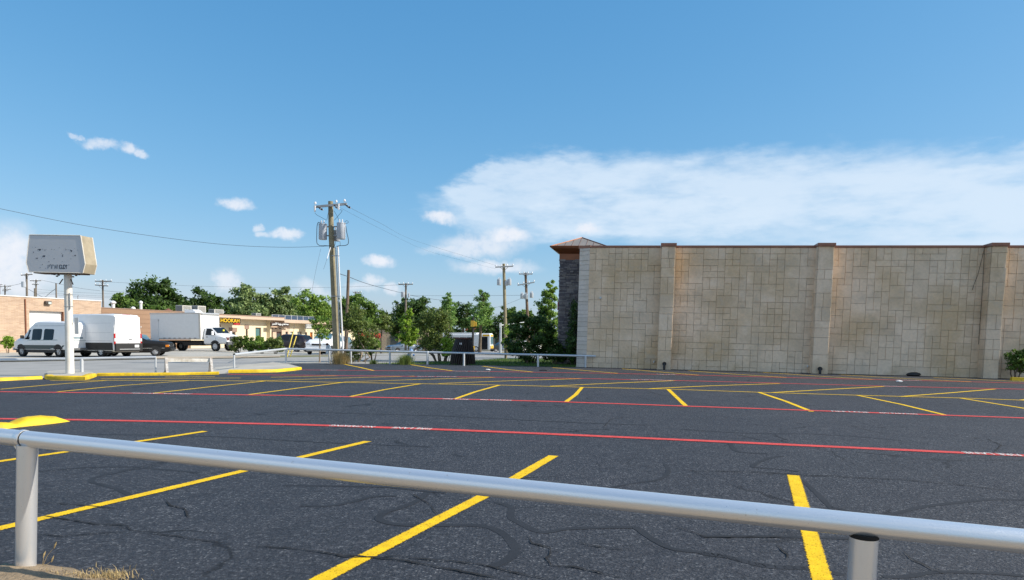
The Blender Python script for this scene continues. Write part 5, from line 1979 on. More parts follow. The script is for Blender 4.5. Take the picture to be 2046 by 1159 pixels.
class Body:
    """lofted body; stations are (x, z bottom, z belt, z top, half width bottom, belt, top)"""
    def __init__(self, st):
        self.st = sorted(st)

    def ring(self, s):
        x, zb, zm, zt, wb, wm, wt = s
        r_ = min(.08, (zt - zm) * .45)
        half = [(wb * .9, zb), (wb, zb + .09), (wm, zm), (wt, zt - r_), (wt - r_ * .9, zt - r_ * .15), (wt * .4, zt + .012)]
        return [(x, -y, z) for y, z in half] + [(x, y, z) for y, z in half[::-1]]

    def mesh(self, name, mat, parent, ang=32):
        rings = [self.ring(s) for s in self.st]
        n = len(rings[0])
        mb = MB()
        mb.v = [p for r_ in rings for p in r_]
        for i in range(len(rings) - 1):
            for k in range(n):
                a, b_ = i * n + k, i * n + (k + 1) % n
                mb.f.append((a, a + n, b_ + n, b_))
        mb.f += [tuple(range(n)), tuple((len(rings) - 1) * n + k for k in range(n))[::-1]]
        return mb.build(name, mat, parent, ang)

    def at(self, x):
        st = self.st
        x = min(max(x, st[0][0]), st[-1][0])
        for a, b_ in zip(st[:-1], st[1:]):
            if a[0] <= x <= b_[0]:
                t = (x - a[0]) / max(b_[0] - a[0], 1e-6)
                return tuple(p + (q - p) * t for p, q in zip(a, b_))

    def w(self, x, z):
        _, zb, zm, zt, wb, wm, wt = self.at(x)
        r_ = min(.08, (zt - zm) * .45)
        pts = [(zb, wb * .9), (zb + .09, wb), (zm, wm), (zt - r_, wt), (zt, wt - r_)]
        for (z0, w0), (z1, w1) in zip(pts[:-1], pts[1:]):
            if z <= z1:
                return w0 + (w1 - w0) * min(max((z - z0) / max(z1 - z0, 1e-6), 0), 1)
        return wt - r_

    def drape(self, name, poly, side, mat, parent, off=.008, th=.012):
        """a panel cut to an outline in x, z and laid on the body side (side -1 = right hand side, y < 0)"""
        c = (sum(p[0] for p in poly) / len(poly), sum(p[1] for p in poly) / len(poly))
        pts = []
        for a, b_ in zip(poly, poly[1:] + poly[:1]):
            for k in range(3):
                pts.append((a[0] + (b_[0] - a[0]) * k / 3, a[1] + (b_[1] - a[1]) * k / 3))
        ring2 = [((p[0] + c[0]) / 2, (p[1] + c[1]) / 2) for p in pts]
        allp = pts + ring2 + [c]
        n = len(pts)
        f = lambda p, o: (p[0], side * (self.w(*p) + o), p[1])
        vs = [f(p, off) for p in allp] + [f(p, off - th) for p in pts]
        fs = []
        for k in range(n):
            j = (k + 1) % n
            fs += [(k, j, n + j, n + k), (n + k, n + j, 2 * n), (k, 2 * n + 1 + k, 2 * n + 1 + j, j)]
        return MB().add(vs, fs).build(name, mat, parent)

    def across(self, name, x0, x1, mat, parent, inset=.10, off=.012, f0=0.0, f1=1.0):
        """a pane on the sloping top between two stations (windscreen or rear window)"""
        a, b_ = self.at(x0), self.at(x1)
        s0 = (a[0] + (b_[0] - a[0]) * f0, a[3] + (b_[3] - a[3]) * f0, a[6] + (b_[6] - a[6]) * f0 - inset)
        s1 = (a[0] + (b_[0] - a[0]) * f1, a[3] + (b_[3] - a[3]) * f1, a[6] + (b_[6] - a[6]) * f1 - inset)
        d = Vector((s1[0] - s0[0], 0, s1[1] - s0[1]))
        nrm = Vector((-d.z, 0, d.x)).normalized()
        if nrm.z < 0:
            nrm = -nrm
        P = [Vector((s0[0], -s0[2], s0[1])), Vector((s0[0], s0[2], s0[1])), Vector((s1[0], s1[2], s1[1])), Vector((s1[0], -s1[2], s1[1]))]
        vs = [p + nrm * (off + .014) for p in P] + [p - nrm * .03 for p in P]
        fs = [(0, 1, 2, 3), (7, 6, 5, 4)] + [(k, 4 + k, 4 + (k + 1) % 4, (k + 1) % 4) for k in range(4)]
        return MB().add(vs, fs).build(name, mat, parent)


def wheel(t, x, y, r_, w, rim_mat, spokes=5, hub=.62):
    s_ = -1 if y < 0 else 1
    tw = MB()
    prof = [(r_ * .62, -w / 2), (r_ * .93, -w / 2), (r_, -w * .38), (r_, w * .38), (r_ * .93, w / 2), (r_ * .62, w / 2)]
    n = 24
    for k in range(n):
        a = 2 * math.pi * k / n
        for (rr_, o) in prof:
            tw.v.append((x + rr_ * math.cos(a), y + o, r_ + rr_ * math.sin(a)))
    for k in range(n):
        for i in range(len(prof) - 1):
            a, b_ = k * 6 + i, ((k + 1) % n) * 6 + i
            tw.f.append((a, a + 1, b_ + 1, b_))
    wo = tw.build('wheel', TYRE, t, 40)
    rm = MB()
    yo = y + s_ * w * .30
    rm.tube([(x, yo - s_ * .05, r_), (x, yo, r_)], r_ * .64, 22)
    rm.tube([(x, yo, r_), (x, yo + s_ * .05, r_)], r_ * .16, 12)
    for k in range(spokes):
        a = 2 * math.pi * k / spokes
        rm.tube([(x, yo + s_ * .02, r_), (x + r_ * hub * .95 * math.cos(a), yo + s_ * .012, r_ + r_ * hub * .95 * math.sin(a))], r_ * .07, 6)
    rm.build('rim', rim_mat, wo, 40)
    return wo


def arch(body, t, x, side, r_, mat=TRIM_BLACK):
    poly = [(x + r_ * 1.22 * math.cos(a), max(r_ + r_ * 1.22 * math.sin(a), body.at(x)[1] + .0)) for a in [math.pi * k / 10 for k in range(11)]]
    zb = body.at(x)[1]
    poly = [(p[0], p[1]) for p in poly]
    poly += [(poly[-1][0], zb), (poly[0][0], zb)]
    return body.drape('wheel_arch', poly, side, mat, t, .006, .02)


def place(name, label, anchor, heading, off, group=None, cat='car', dz=0.0):
    """anchor: ground point; off: where that point is in the vehicle's own frame (x forward, y left)"""
    th = math.atan2(heading[1], heading[0])
    c, s = math.cos(th), math.sin(th)
    x, y = anchor.x - (c * off[0] - s * off[1]), anchor.y - (s * off[0] + c * off[1])
    t = thing(name, label, cat, on_ground(x, y, dz), th, group)
    fx, fy = x + c * 1.5, y + s * 1.5
    bx, by = x - c * 1.5, y - s * 1.5
    t.rotation_euler = (0, -math.atan2(ground_z(fx, fy) - ground_z(bx, by), 3.0), th)
    return t


def lamp_pair(body, t, name, x, z, y, s, mat, ys=(-1, 1)):
    for k in ys:
        B((x, k * y, z), s, 0, .012).build(name, mat, t)


# ---- conversion van
def conversion_van():
    h = (-.93, .37)
    t = place('conversion_van', 'raised roof white and teal passenger van parked behind the sign pole', at(141, 714.4), h, (-2.7, .95), cat='van')
    bd = Body([(-2.72, .50, 1.0, 1.80, .90, .95, .74), (-2.66, .45, 1.05, 2.02, .95, .99, .80), (-2.45, .42, 1.08, 2.20, .97, 1.0, .80), (-1.9, .40, 1.1, 2.27, .97, 1.01, .80), (.3, .40, 1.1, 2.30, .97, 1.01, .80),
               (.75, .40, 1.1, 2.22, .97, 1.0, .80), (1.15, .40, 1.1, 1.98, .97, 1.0, .80), (1.75, .40, 1.08, 1.30, .97, 1.0, .88), (2.1, .40, 1.04, 1.24, .97, .99, .88), (2.5, .42, .98, 1.14, .95, .97, .86),
               (2.68, .48, .9, 1.02, .88, .9, .82)])
    bd.mesh('body', CAR_WHITE, t)
    TEAL = M('dark_teal_paint', (.018, .050, .058), .4, var=.05, coat=.3)
    for s_ in (-1, 1):
        bd.drape('rocker_band', [(-2.55, .50), (2.2, .50), (2.2, .76), (-2.55, .76)], s_, TEAL, t, .005, .01)
        bd.drape('side_stripe', [(-2.6, 1.08), (2.4, 1.05), (2.4, 1.085), (-2.6, 1.12)], s_, M('teal_stripe', (.10, .21, .24), .4), t, .006, .01)
        bd.drape('window', [(1.70, 1.14), (1.02, 1.12), (.98, 1.72), (1.20, 1.76), (1.5, 1.44)], s_, AUTO_GLASS, t)
        bd.drape('window', [(.78, 1.10), (-.04, 1.10), (-.12, 1.18), (-.10, 1.74), (-.02, 1.80), (.74, 1.80), (.82, 1.74)], s_, AUTO_GLASS, t)
        bd.drape('window', [(-.34, 1.10), (-1.16, 1.10), (-1.24, 1.16), (-1.22, 1.72), (-1.14, 1.78), (-.38, 1.80), (-.30, 1.72)], s_, AUTO_GLASS, t)
        bd.drape('roof_moulding', [(-2.3, 1.98), (.7, 1.98), (.7, 2.01), (-2.3, 2.01)], s_, M('grey_moulding', (.42, .44, .46), .5), t, .006, .01)
        for x in (-1.62, 1.88):
            arch(bd, t, x, s_, .37)
            wheel(t, x, s_ * .86, .36, .24, RIM)
        mi = B((1.52, s_ * 1.12, 1.28), (.12, .20, .22), 0, .03).build('mirror', TRIM_BLACK, t)
    bd.across('windscreen', 1.15, 1.75, AUTO_GLASS, t, .1, .01, .08, .92)
    for y0, y1 in ((-.74, -.06), (.06, .74)):
        o = MB().prism([(y0 + .02, 1.18), (y1 - .02, 1.18), (y1 - (.08 if y1 > .5 else .02), 1.62), (y0 + (.08 if y0 < -.5 else .02), 1.62)], lambda y, z: (-2.735 + (z - 1.0) * .055, y, z),
                       lambda y, z: (-2.70 + (z - 1.0) * .055, y, z)).build('rear_window', BLUE_GLASS, t)
    B((-2.80, 0, .52), (.16, 1.9, .17), 0, .03).build('rear_bumper', CHROME, t)
    B((2.74, 0, .50), (.16, 1.85, .18), 0, .03).build('front_bumper', CHROME, t)
    lamp_pair(bd, t, 'tail_lamp', -2.70, .92, .91, (.06, .10, .34), RED_LENS)
    lamp_pair(bd, t, 'headlight', 2.66, .82, .70, (.08, .30, .16), CLEAR)
    p_ = B((-2.735, -.42, .92), (.02, .42, .25), 0, .005).build('plate_holder', TRIM_BLACK, t)
    B((-2.748, -.42, .92), (.008, .32, .16)).build('licence_plate', PLATE, t)
    B((-2.60, 0, 1.98), (.05, .4, .05)).build('brake_lamp', RED_LENS, t)
    B((-2.735, 0, 1.07), (.008, 1.7, .02)).build('side_stripe', MATS['teal_stripe'], t)
    B((0, 0, .38), (4.9, 1.86, .22)).build('underbody', TRIM_BLACK, t)


def cargo_van():
    h = (-.93, .37)
    t = place('cargo_van', 'high roof white cargo van with black lower sides, rear doors facing the lot', at(228, 714.3), h, (-2.95, 1.0), cat='van')
    bd = Body([(-2.98, .40, 1.1, 2.62, .98, 1.0, .88), (-2.90, .34, 1.1, 2.70, 1.0, 1.02, .90), (-2.2, .34, 1.1, 2.76, 1.0, 1.03, .90), (1.0, .34, 1.1, 2.76, 1.0, 1.03, .90), (1.35, .34, 1.1, 2.62, 1.0, 1.03, .88),
               (2.15, .34, 1.1, 1.60, 1.0, 1.02, .84), (2.7, .5, 1.0, 1.2, .98, .98, .84), (2.95, .55, .9, 1.0, .88, .88, .8)])
    bd.mesh('body', CAR_WHITE, t)
    for s_ in (-1, 1):
        bd.drape('lower_cladding', [(-2.88, .445), (2.5, .445), (2.5, .92), (-2.88, .92)], s_, TRIM_BLACK, t, .006, .012)
        bd.drape('panel_moulding', [(-2.7, 1.02), (.8, 1.02), (.8, 1.05), (-2.7, 1.05)], s_, M('white_shadow_line', (.60, .61, .63), .4), t, .004, .008)
        bd.drape('panel_moulding', [(-2.7, 1.55), (.8, 1.55), (.8, 1.57), (-2.7, 1.57)], s_, MATS['white_shadow_line'], t, .004, .008)
        bd.drape('panel_moulding', [(-2.7, 2.15), (.8, 2.15), (.8, 2.17), (-2.7, 2.17)], s_, MATS['white_shadow_line'], t, .004, .008)
        bd.drape('window', [(1.9, 1.25), (1.05, 1.25), (1.05, 1.9), (1.4, 1.95), (1.8, 1.6)], s_, AUTO_GLASS, t)
        for x in (-1.75, 1.95):
            arch(bd, t, x, s_, .38)
            wheel(t, x, s_ * .88, .36, .24, STEEL_RIM, 8)
    bd.across('windscreen', 1.35, 2.15, AUTO_GLASS, t, .08, .01, .06, .94)
    xr = -3.0
    rd = B((xr, 0, 1.72), (.03, 1.78, 1.66), 0, .012)
    for k, y in enumerate((-.455, .455)):
        o = B((xr - .008, y, 1.73), (.04, .89, 1.70), 0, .012).build('rear_door', CAR_WHITE, t)
        B((xr - .032, y, 1.15), (.012, .84, .02)).build('door_crease', MATS['white_shadow_line'], o)
        B((xr - .032, y, 2.2), (.012, .7, .015)).build('door_crease', MATS['white_shadow_line'], o)
    B((xr - .04, -.16, 1.12), (.03, .22, .03), 0, .005).build('door_handle', TRIM_BLACK, t)
    for s_ in (-1, 1):
        tl_ = B((xr - .005, s_ * .96, 1.15), (.07, .12, .70), 0, .02).build('tail_lamp', RED_LENS, t)
        B((xr - .03, s_ * .96, 1.10), (.04, .115, .20), 0, .01).build('clear_lens', CLEAR, tl_)
        B((xr, s_ * 1.0, 1.95), (.05, .03, .09), 0, .005).build('hinge', CAR_WHITE, t)
    B((xr - .06, 0, .62), (.18, 1.98, .52), 0, .05).build('rear_bumper', TRIM_BLACK, t)
    B((xr - .06, 0, .50), (.22, 1.5, .05), 0, .02).build('step', STEEL, t)
    B((xr - .158, -.52, .70), (.012, .32, .17)).build('licence_plate', PLATE, t)
    B((-2.86, 0, 2.69), (.10, .56, .07), 0, .02).build('brake_lamp', RED_LENS, t)
    B((0, 0, .36), (5.5, 1.94, .18)).build('underbody', TRIM_BLACK, t)


def sedan(name, label, anchor, h, off, paint, L_=4.7, H_=1.42, W_=.87, rim=RIM, boxy=False, cat='car', hatch=False, k=1.0, wheel_r=.31, glass=AUTO_GLASS):
    t = place(name, label, anchor, h, off, cat=cat)
    f, r_ = L_ / 2, -L_ / 2
    zm = H_ * .60
    hood = H_ * (.66 if boxy else .64)
    if hatch:
        st = [(r_, .38, zm * .9, zm * 1.05, W_ * .9, W_ * .93, W_ * .80), (r_ + .08, .28, zm, zm * 1.16, W_ * .97, W_, W_ * .82), (r_ + .45, .24, zm, H_ * .98, W_ * .98, W_, W_ * .72), (r_ + .9, .24, zm, H_, W_ * .98, W_, W_ * .72)]
    else:
        st = [(r_, .40, zm * .88, zm * .98, W_ * .9, W_ * .92, W_ * .82), (r_ + .1, .28, zm, zm * 1.10, W_ * .97, W_, W_ * .86), (r_ + .85, .24, zm, zm * 1.12, W_ * .98, W_, W_ * .86), (r_ + 1.45, .24, zm, H_ * .97, W_ * .98, W_, W_ * .70), (r_ + 1.9, .24, zm, H_, W_ * .98, W_, W_ * .70)]
    st += [(f - 2.1, .24, zm, H_ * .985, W_ * .98, W_, W_ * .70), (f - 1.38, .24, zm, hood * 1.12, W_ * .98, W_, W_ * .84), (f - .5, .25, zm * .97, hood * 1.04, W_ * .98, W_, W_ * .86),
           (f - .12, .28, zm * .88, hood * (.98 if boxy else .88), W_ * .95, W_ * .97, W_ * .84), (f, .38, zm * .78, hood * (.9 if boxy else .74), W_ * .86, W_ * .9, W_ * .8)]
    bd = Body(st)
    bd.mesh('body', paint, t)
    xs0, xs1 = f - 1.5, (r_ + .5 if hatch else r_ + 1.15)
    mid = (xs0 + xs1) / 2 - .05
    for s_ in (-1, 1):
        bd.drape('window', [(xs0 - .05, zm + .06), (mid + .05, zm + .06), (mid + .05, H_ - .13), (xs0 - .58, H_ - .13)], s_, glass, t)
        bd.drape('window', [(mid - .05, zm + .06), (xs1 + .12, zm + .06), (xs1 + .38, H_ - .13), (mid - .05, H_ - .13)], s_, glass, t)
        bd.drape('side_moulding', [(r_ + .3, .52), (f - .3, .52), (f - .3, .555), (r_ + .3, .555)], s_, CHROME if boxy else TRIM_BLACK, t, .01, .016)
        for x in (r_ + .95, f - .88):
            arch(bd, t, x, s_, wheel_r)
            wheel(t, x, s_ * (W_ - .10), wheel_r, .2, rim, 10 if boxy else 5)
        B((xs0 - .12, s_ * (W_ + .09), zm + .10), (.10, .16, .11), 0, .02).build('mirror', paint, t)
        B((f - .05, s_ * W_ * .70, zm * .80), (.10, .32, .14), 0, .02).build('headlight', CLEAR, t)
        if boxy:
            B((f - .14, s_ * W_ * .93, zm * .80), (.22, .10, .15), 0, .02).build('turn_lamp', AMBER, t)
        B((r_ + .03, s_ * W_ * .72, zm * .86), (.10, .34, .14), 0, .02).build('tail_lamp', RED_LENS, t)
    bd.across('windscreen', f - 2.1, f - 1.38, glass, t, .06, .012, .08, .90)
    if hatch:
        bd.across('rear_window', r_ + .08, r_ + .45, glass, t, .08, .012, .2, .9)
    else:
        bd.across('rear_window', r_ + .85, r_ + 1.45, glass, t, .07, .012, .1, .9)
    B((f + .05, 0, .46), (.14, W_ * 1.9, .15), 0, .03).build('front_bumper', TRIM_BLACK if boxy else paint, t)
    B((r_ - .05, 0, .46), (.14, W_ * 1.9, .15), 0, .03).build('rear_bumper', TRIM_BLACK if boxy else paint, t)
    B((f - .02, 0, zm * .76), (.07, W_ * .8, .14), 0, .01).build('grille', TRIM_BLACK, t)
    B((r_ - .01, 0, zm * .8), (.03, .36, .13)).build('licence_plate', AMBER if hatch else PLATE, t)
    return t, bd


def box_truck():
    h = (.955, -.295)
    t = place('box_truck', 'white box truck with a black grille parked in front of the shops', at_depth(430, 701, 62.5), h, (2.35, -.95), cat='truck')
    WB0, WB1 = -2.75, 2.35
    # box
    bx0, bx1, bz0, bz1, bw = -4.5, 1.05, 1.02, 3.42, 1.20
    bxo = B(((bx0 + bx1) / 2, 0, (bz0 + bz1) / 2), (bx1 - bx0, bw * 2, bz1 - bz0), 0, .05).build('cargo_box', M('box_panel_white', (.76, .76, .75), .4, var=.03), t)
    ALU = M('aluminium_trim', (.55, .55, .54), .4, metal=.5, var=.06)
    for s_ in (-1, 1):
        B(((bx0 + bx1) / 2, s_ * bw, bz1 - .05), (bx1 - bx0 + .02, .05, .12), 0, .01).build('top_rail', ALU, bxo)
        B(((bx0 + bx1) / 2, s_ * bw, bz0 + .07), (bx1 - bx0 + .02, .05, .15), 0, .01).build('bottom_rail', ALU, bxo)
        for k in range(7):
            B((bx0 + 1.6 + k * .56, s_ * (bw + .03), bz0 + .13), (.24, .012, .05)).build('reflector', M('dark_reflector', (.10, .06, .05), .5), bxo)
        B((bx1 - .08, s_ * bw, (bz0 + bz1) / 2), (.20, .06, bz1 - bz0), 0, .02).build('corner_post', M('warm_corner_post', (.62, .57, .50), .5, var=.05), bxo)
    MB().tube([(bx1 + .01, -bw + .05, bz1 - .1), (bx1 + .01, bw - .05, bz1 - .1)], .10, 12).build('front_radius', ALU, bxo, 40)
    B((bx0 + .55, -bw - .02, 1.75), (.80, .05, 2.25), 0, .01).build('side_door', M('side_door_grey', (.68, .68, .68), .4, var=.03), bxo)
    B((bx0 + .98, -bw - .05, 2.75), (.05, .03, .16)).build('hinge', STEEL, bxo)
    ac = MB().prism([(-1.3, 0), (-.1, 0), (-.15, .14), (-.45, .32), (-1.3, .34)], lambda x, z: (x, -.45, bz1 + z), lambda x, z: (x, .45, bz1 + z)).build('roof_unit', CAR_WHITE, t)
    # chassis
    for s_ in (-1, 1):
        B((-.4, s_ * .45, .82), (7.6, .12, .24)).build('frame_rail', TRIM_BLACK, t)
    B((-.3, 0, .66), (2.2, 1.5, .36), 0, .04).build('tank', TRIM_BLACK, t)
    B((-4.55, 0, .62), (.14, 2.0, .14), 0, .02).build('rear_bumper', TRIM_BLACK, t)
    B((-3.9, -.6, .50), (.5, .5, .05)).build('step', TRIM_BLACK, t)
    # cab
    cab_b = Body([(1.15, .62, 1.35, 2.02, .92, .95, .76), (1.25, .60, 1.35, 2.14, .95, .98, .78), (1.9, .60, 1.35, 2.12, .95, .98, .78), (2.55, .62, 1.32, 1.56, .95, .98, .84), (3.0, .66, 1.28, 1.50, .96, .99, .80), (3.45, .70, 1.18, 1.38, .95, .98, .74),
                  (3.58, .74, 1.1, 1.26, .88, .92, .68)])
    cab_b.mesh('cab', CAR_WHITE, t)
    for s_ in (-1, 1):
        cab_b.drape('window', [(2.38, 1.42), (1.35, 1.42), (1.38, 2.0), (1.86, 2.0), (2.2, 1.72)], s_, AUTO_GLASS, t)
        cab_b.drape('door_seam', [(2.44, .7), (2.46, .7), (2.46, 1.4), (2.44, 1.4)], s_, TRIM_BLACK, t, .004, .008)
        cab_b.drape('door_handle', [(1.42, 1.24), (1.62, 1.24), (1.62, 1.28), (1.42, 1.28)], s_, TRIM_BLACK, t, .012, .014)
        arch(cab_b, t, WB1, s_, .44)
        wheel(t, WB1, s_ * .86, .43, .26, STEEL_RIM, 8)
        wheel(t, WB0, s_ * .90, .43, .28, STEEL_RIM, 8)
        wheel(t, WB0, s_ * .58, .43, .26, STEEL_RIM, 8)
        m_ = B((2.32, s_ * 1.20, 1.60), (.10, .24, .34), 0, .03).build('mirror', CAR_WHITE, t)
        MB().tube([(2.3, s_ * .95, 1.5), (2.32, s_ * 1.15, 1.55)], .02, 6).build('mirror_arm', TRIM_BLACK, t)
        B((3.50, s_ * .76, 1.10), (.20, .30, .28), 0, .03).build('headlight', M('smoked_headlamp', (.16, .06, .05), .15, var=.2), t)
    cab_b.across('windscreen', 1.9, 2.55, AUTO_GLASS, t, .06, .012, .05, .95)
    gr = B((3.60, 0, 1.10), (.05, 1.12, .44), 0, .02).build('grille', TRIM_BLACK, t)
    for k in range(8):
        B((3.635, -.48 + k * .137, 1.10), (.02, .035, .38)).build('grille_bar', CHROME, gr)
    B((3.64, 0, .68), (.24, 1.92, .32), 0, .05).build('front_bumper', M('grey_bumper', (.10, .105, .11), .5, var=.08), t)
    B((3.77, 0, .68), (.02, .9, .14)).build('bumper_slot', TRIM_BLACK, t)
    B((2.36, .2, 1.86), (.02, .22, .14)).build('window_sticker', M('yellow_sticker', (.75, .68, .05), .6), t)


conversion_van()
cargo_van()
sedan('black_sedan', 'old black sedan with an amber corner lamp nosing out behind the cargo van', at(311, 711.6), (.96, .27), (4.7 / 2 - .88, -.77), CAR_BLACK, boxy=True)
sedan('blue_hatchback', 'blue grey hatchback half hidden between cargo van and brown wall', at_depth(289, 690, 62), (-.93, .37), (-2.0, .0), CAR_BLUE, 4.1, 1.5, .84, hatch=True, glass=BLUE_GLASS)
box_truck()
sedan('dark_suv', 'dark maroon black SUV parked behind the bushes by the shops', at_depth(612, 700, 70), (-.96, .28), (-2.3, .55), M('maroon_black_paint', (.022, .014, .018), .3, var=.05, coat=.5), 4.7, 1.72, .93, hatch=True, wheel_r=.36, cat='SUV')
sedan('white_minivan', 'white minivan with its front towards the lot left of the main pole', at_depth(632, 712, 53.5), (-.05, -1.0), (2.3, .0), CAR_WHITE, 4.6, 1.70, .92, hatch=True, wheel_r=.34, cat='minivan', glass=BLUE_GLASS)
sedan('grey_suv', 'dark grey SUV behind the foot of the main utility pole', at_depth(662, 708, 64), (-.05, -1.0), (2.0, .0), CAR_GREY, 4.6, 1.66, .92, hatch=True, wheel_r=.36, cat='SUV', glass=BLUE_GLASS)
sedan('blue_grey_sedan', 'blue grey sedan on the side street left of the bright sapling', at_depth(783, 703, 92), (-.78, -.62), (1.9, .2), M('blue_grey_paint', (.11, .15, .20), .3, var=.05, coat=.5), 4.6, 1.46, .88)
sedan('silver_car', 'pale car roof showing behind the hedge right of the bright sapling', at_depth(846, 700, 118), (-.98, -.2), (0, 0), M('silver_paint', (.60, .62, .64), .3, metal=.3, var=.03), 4.6, 1.9, .9, hatch=True)
sedan('dark_pickup', 'dark vehicle waiting right of the bus front', at_depth(1003, 698, 122), (-.9, -.4), (0, 0), M('deep_green_paint', (.025, .035, .038), .35, var=.05), 4.8, 1.7, .95, hatch=True, wheel_r=.36)
sedan('white_car', 'white car glimpsed through the shaded shrubs by the building corner', at_depth(1042, 700, 88), (-.95, -.3), (0, 0), CAR_WHITE, 4.6, 1.5, .9)


def bus():
    h = (.985, -.17)
    t = place('city_bus', 'white city bus with yellow panels stopped beyond the far lawn', at_depth(980, 701, 116), h, (6.0, -1.2), cat='bus')
    bw = 1.27
    bd = B((0, 0, 1.62), (12, 2 * bw, 2.60), 0, .12).build('body', M('bus_white', (.72, .74, .76), .4, var=.03), t)
    B((-1, 0, 3.0), (9.4, 2.2, .34), 0, .08).build('roof_fairing', MATS['bus_white'], t)
    B((4.9, 0, 2.93), (2.0, 2.3, .25), 0, .10).build('roof_fairing', MATS['bus_white'], t)
    for s_ in (-1, 1):
        for k in range(7):
            B((-4.6 + k * 1.2, s_ * (bw + .004), 1.95), (1.12, .02, .95), 0, .01).build('window', AUTO_GLASS, t)
        B((-.9, s_ * (bw + .003), .78), (8.6, .02, .45)).build('yellow_panel', M('bus_yellow', (.78, .42, .01), .45, var=.04), t)
        B((4.9, s_ * (bw + .005), 1.45), (1.3, .02, 2.1), 0, .01).build('door', AUTO_GLASS, t)
        for x in (-3.3, 3.6):
            wheel(t, x, s_ * (bw - .13), .48, .28, STEEL_RIM, 8)
    B((5.99, 0, 1.85), (.06, 2.2, 1.3), 0, .02).build('windscreen', BLUE_GLASS, t)
    B((6.0, 0, 2.68), (.06, 1.9, .30), 0, .02).build('destination_board', MATS['bus_yellow'], t)
    B((5.3, -bw - .01, 2.72), (1.1, .03, .30)).build('destination_board', MATS['bus_yellow'], t)
    B((6.02, 0, .80), (.08, 2.4, .5), 0, .03).build('front_panel', MATS['bus_yellow'], t)
    B((6.05, 0, .45), (.12, 2.4, .22), 0, .03).build('bumper', TRIM_BLACK, t)
    for s_ in (-1, 1):
        B((6.06, s_ * .95, .82), (.05, .3, .18), 0, .02).build('headlight', CLEAR, t)


bus()

# ---- traffic signal and mast
q = at_depth(944.5, 697, 64)
ts = thing('traffic_signal', 'yellow traffic signal head on a black pole with a yellow base', 'traffic signal', on_ground(q.x, 64))
zz = lambda py: at_depth(944.5, py, 64).z - ts.location.z
MB().tube([(0, 0, 0), (0, 0, zz(634))], .10, 10).build('pole', TRIM_BLACK, ts, 45)
SIGY = M('signal_yellow', (.50, .32, .03), .5, var=.06)
B((-.05, -.2, (zz(641) + zz(653)) / 2), (.34, .26, zz(641) - zz(653)), 0, .03).build('signal_head', SIGY, ts)
B((.22, -.1, (zz(643) + zz(652)) / 2), (.2, .22, zz(643) - zz(652)), 0, .03).build('signal_head', SIGY, ts)
B((.02, 0, (zz(692) + 0) / 2), (.26, .26, max(zz(692), .2)), 0, .03).build('base_box', SIGY, ts)
q = at_depth(999.5, 700, 78)
sm = thing('signal_mast', 'pale grey steel signal mast on the dry lawn left of the wooden post', 'mast', on_ground(q.x, 78))
zz2 = lambda py: at_depth(999.5, py, 78).z - sm.location.z
MB().tube([(0, 0, 0), (-.02, 0, zz2(645))], [.16, .11], 12).build('mast', M('mast_grey', (.42, .46, .50), .5, metal=.2, var=.06), sm, 45)
MB().tube([(-.02, 0, zz2(650)), (3.0, 2.0, zz2(641))], [.06, .04], 8).build('arm', MATS['mast_grey'], sm)
B((-.05, -.15, zz2(650)), (.2, .05, .5)).build('mast_sign', WHITE_METAL, sm)
q = at_depth(834, 690, 96)
rs_ = thing('road_sign', 'back of a pale diamond road sign between sapling and big shrub', 'road sign', on_ground(q.x, 96))
zz3 = lambda py: at_depth(834, py, 96).z - rs_.location.z
MB().tube([(0, 0, 0), (0, 0, zz3(668))], .04, 8).build('post', STEEL, rs_)
zc_ = zz3(672.5)
MB().prism([(0, -.42), (.28, 0), (0, .42), (-.28, 0)], lambda x, z: (x, -.05, zc_ + z), lambda x, z: (x, -.03, zc_ + z)).build('plate', M('plate_back2', (.6, .62, .63), .4, metal=.4), rs_)

# ---- dark slatted tapered structure behind the railing
q = at(924.5, 728)
Ym = q.y
mo = thing('slatted_pedestal', 'dark brown flared pedestal of slanting slats behind the far railing', 'pedestal', q)
SLAT = M('dark_brown_slat', (.030, .020, .017), .6, var=.25, scale=6)
kx = Ym / FPX
mz = lambda py: at_depth(924, py, Ym).z - q.z
prof = [(23 * kx, -.05), (22.5 * kx, mz(715)), (21.5 * kx, mz(705)), (19 * kx, mz(695)), (16 * kx, mz(684)), (14 * kx, mz(678))]
MB().lathe(prof, 8).build('core', M('pedestal_core', (.010, .008, .007), .9), mo)
NS = 30
for k in range(NS):
    a0 = 2 * math.pi * k / NS
    pts = []
    for i, (r_, z) in enumerate(prof):
        a = a0 + i * .10
        pts.append((r_ * 1.01 * math.cos(a), r_ * 1.01 * math.sin(a), z))
    MB().tube(pts, [.05, .05, .048, .044, .038, .033], 4).build('slat', SLAT, mo)
MB().lathe([(14 * kx, mz(678) - .01), (15.5 * kx, mz(676.5)), (15.5 * kx, mz(675)), (12 * kx, mz(675.4))], 20).build('rim', M('pedestal_rim', (.10, .04, .03), .6, var=.2), mo, 40)
for dx in (-.07, .0):
    B((dx - .05, -17.8 * kx, mz(686.5)), (.035, .03, .09)).build('pale_mark', WHITE_METAL, mo)

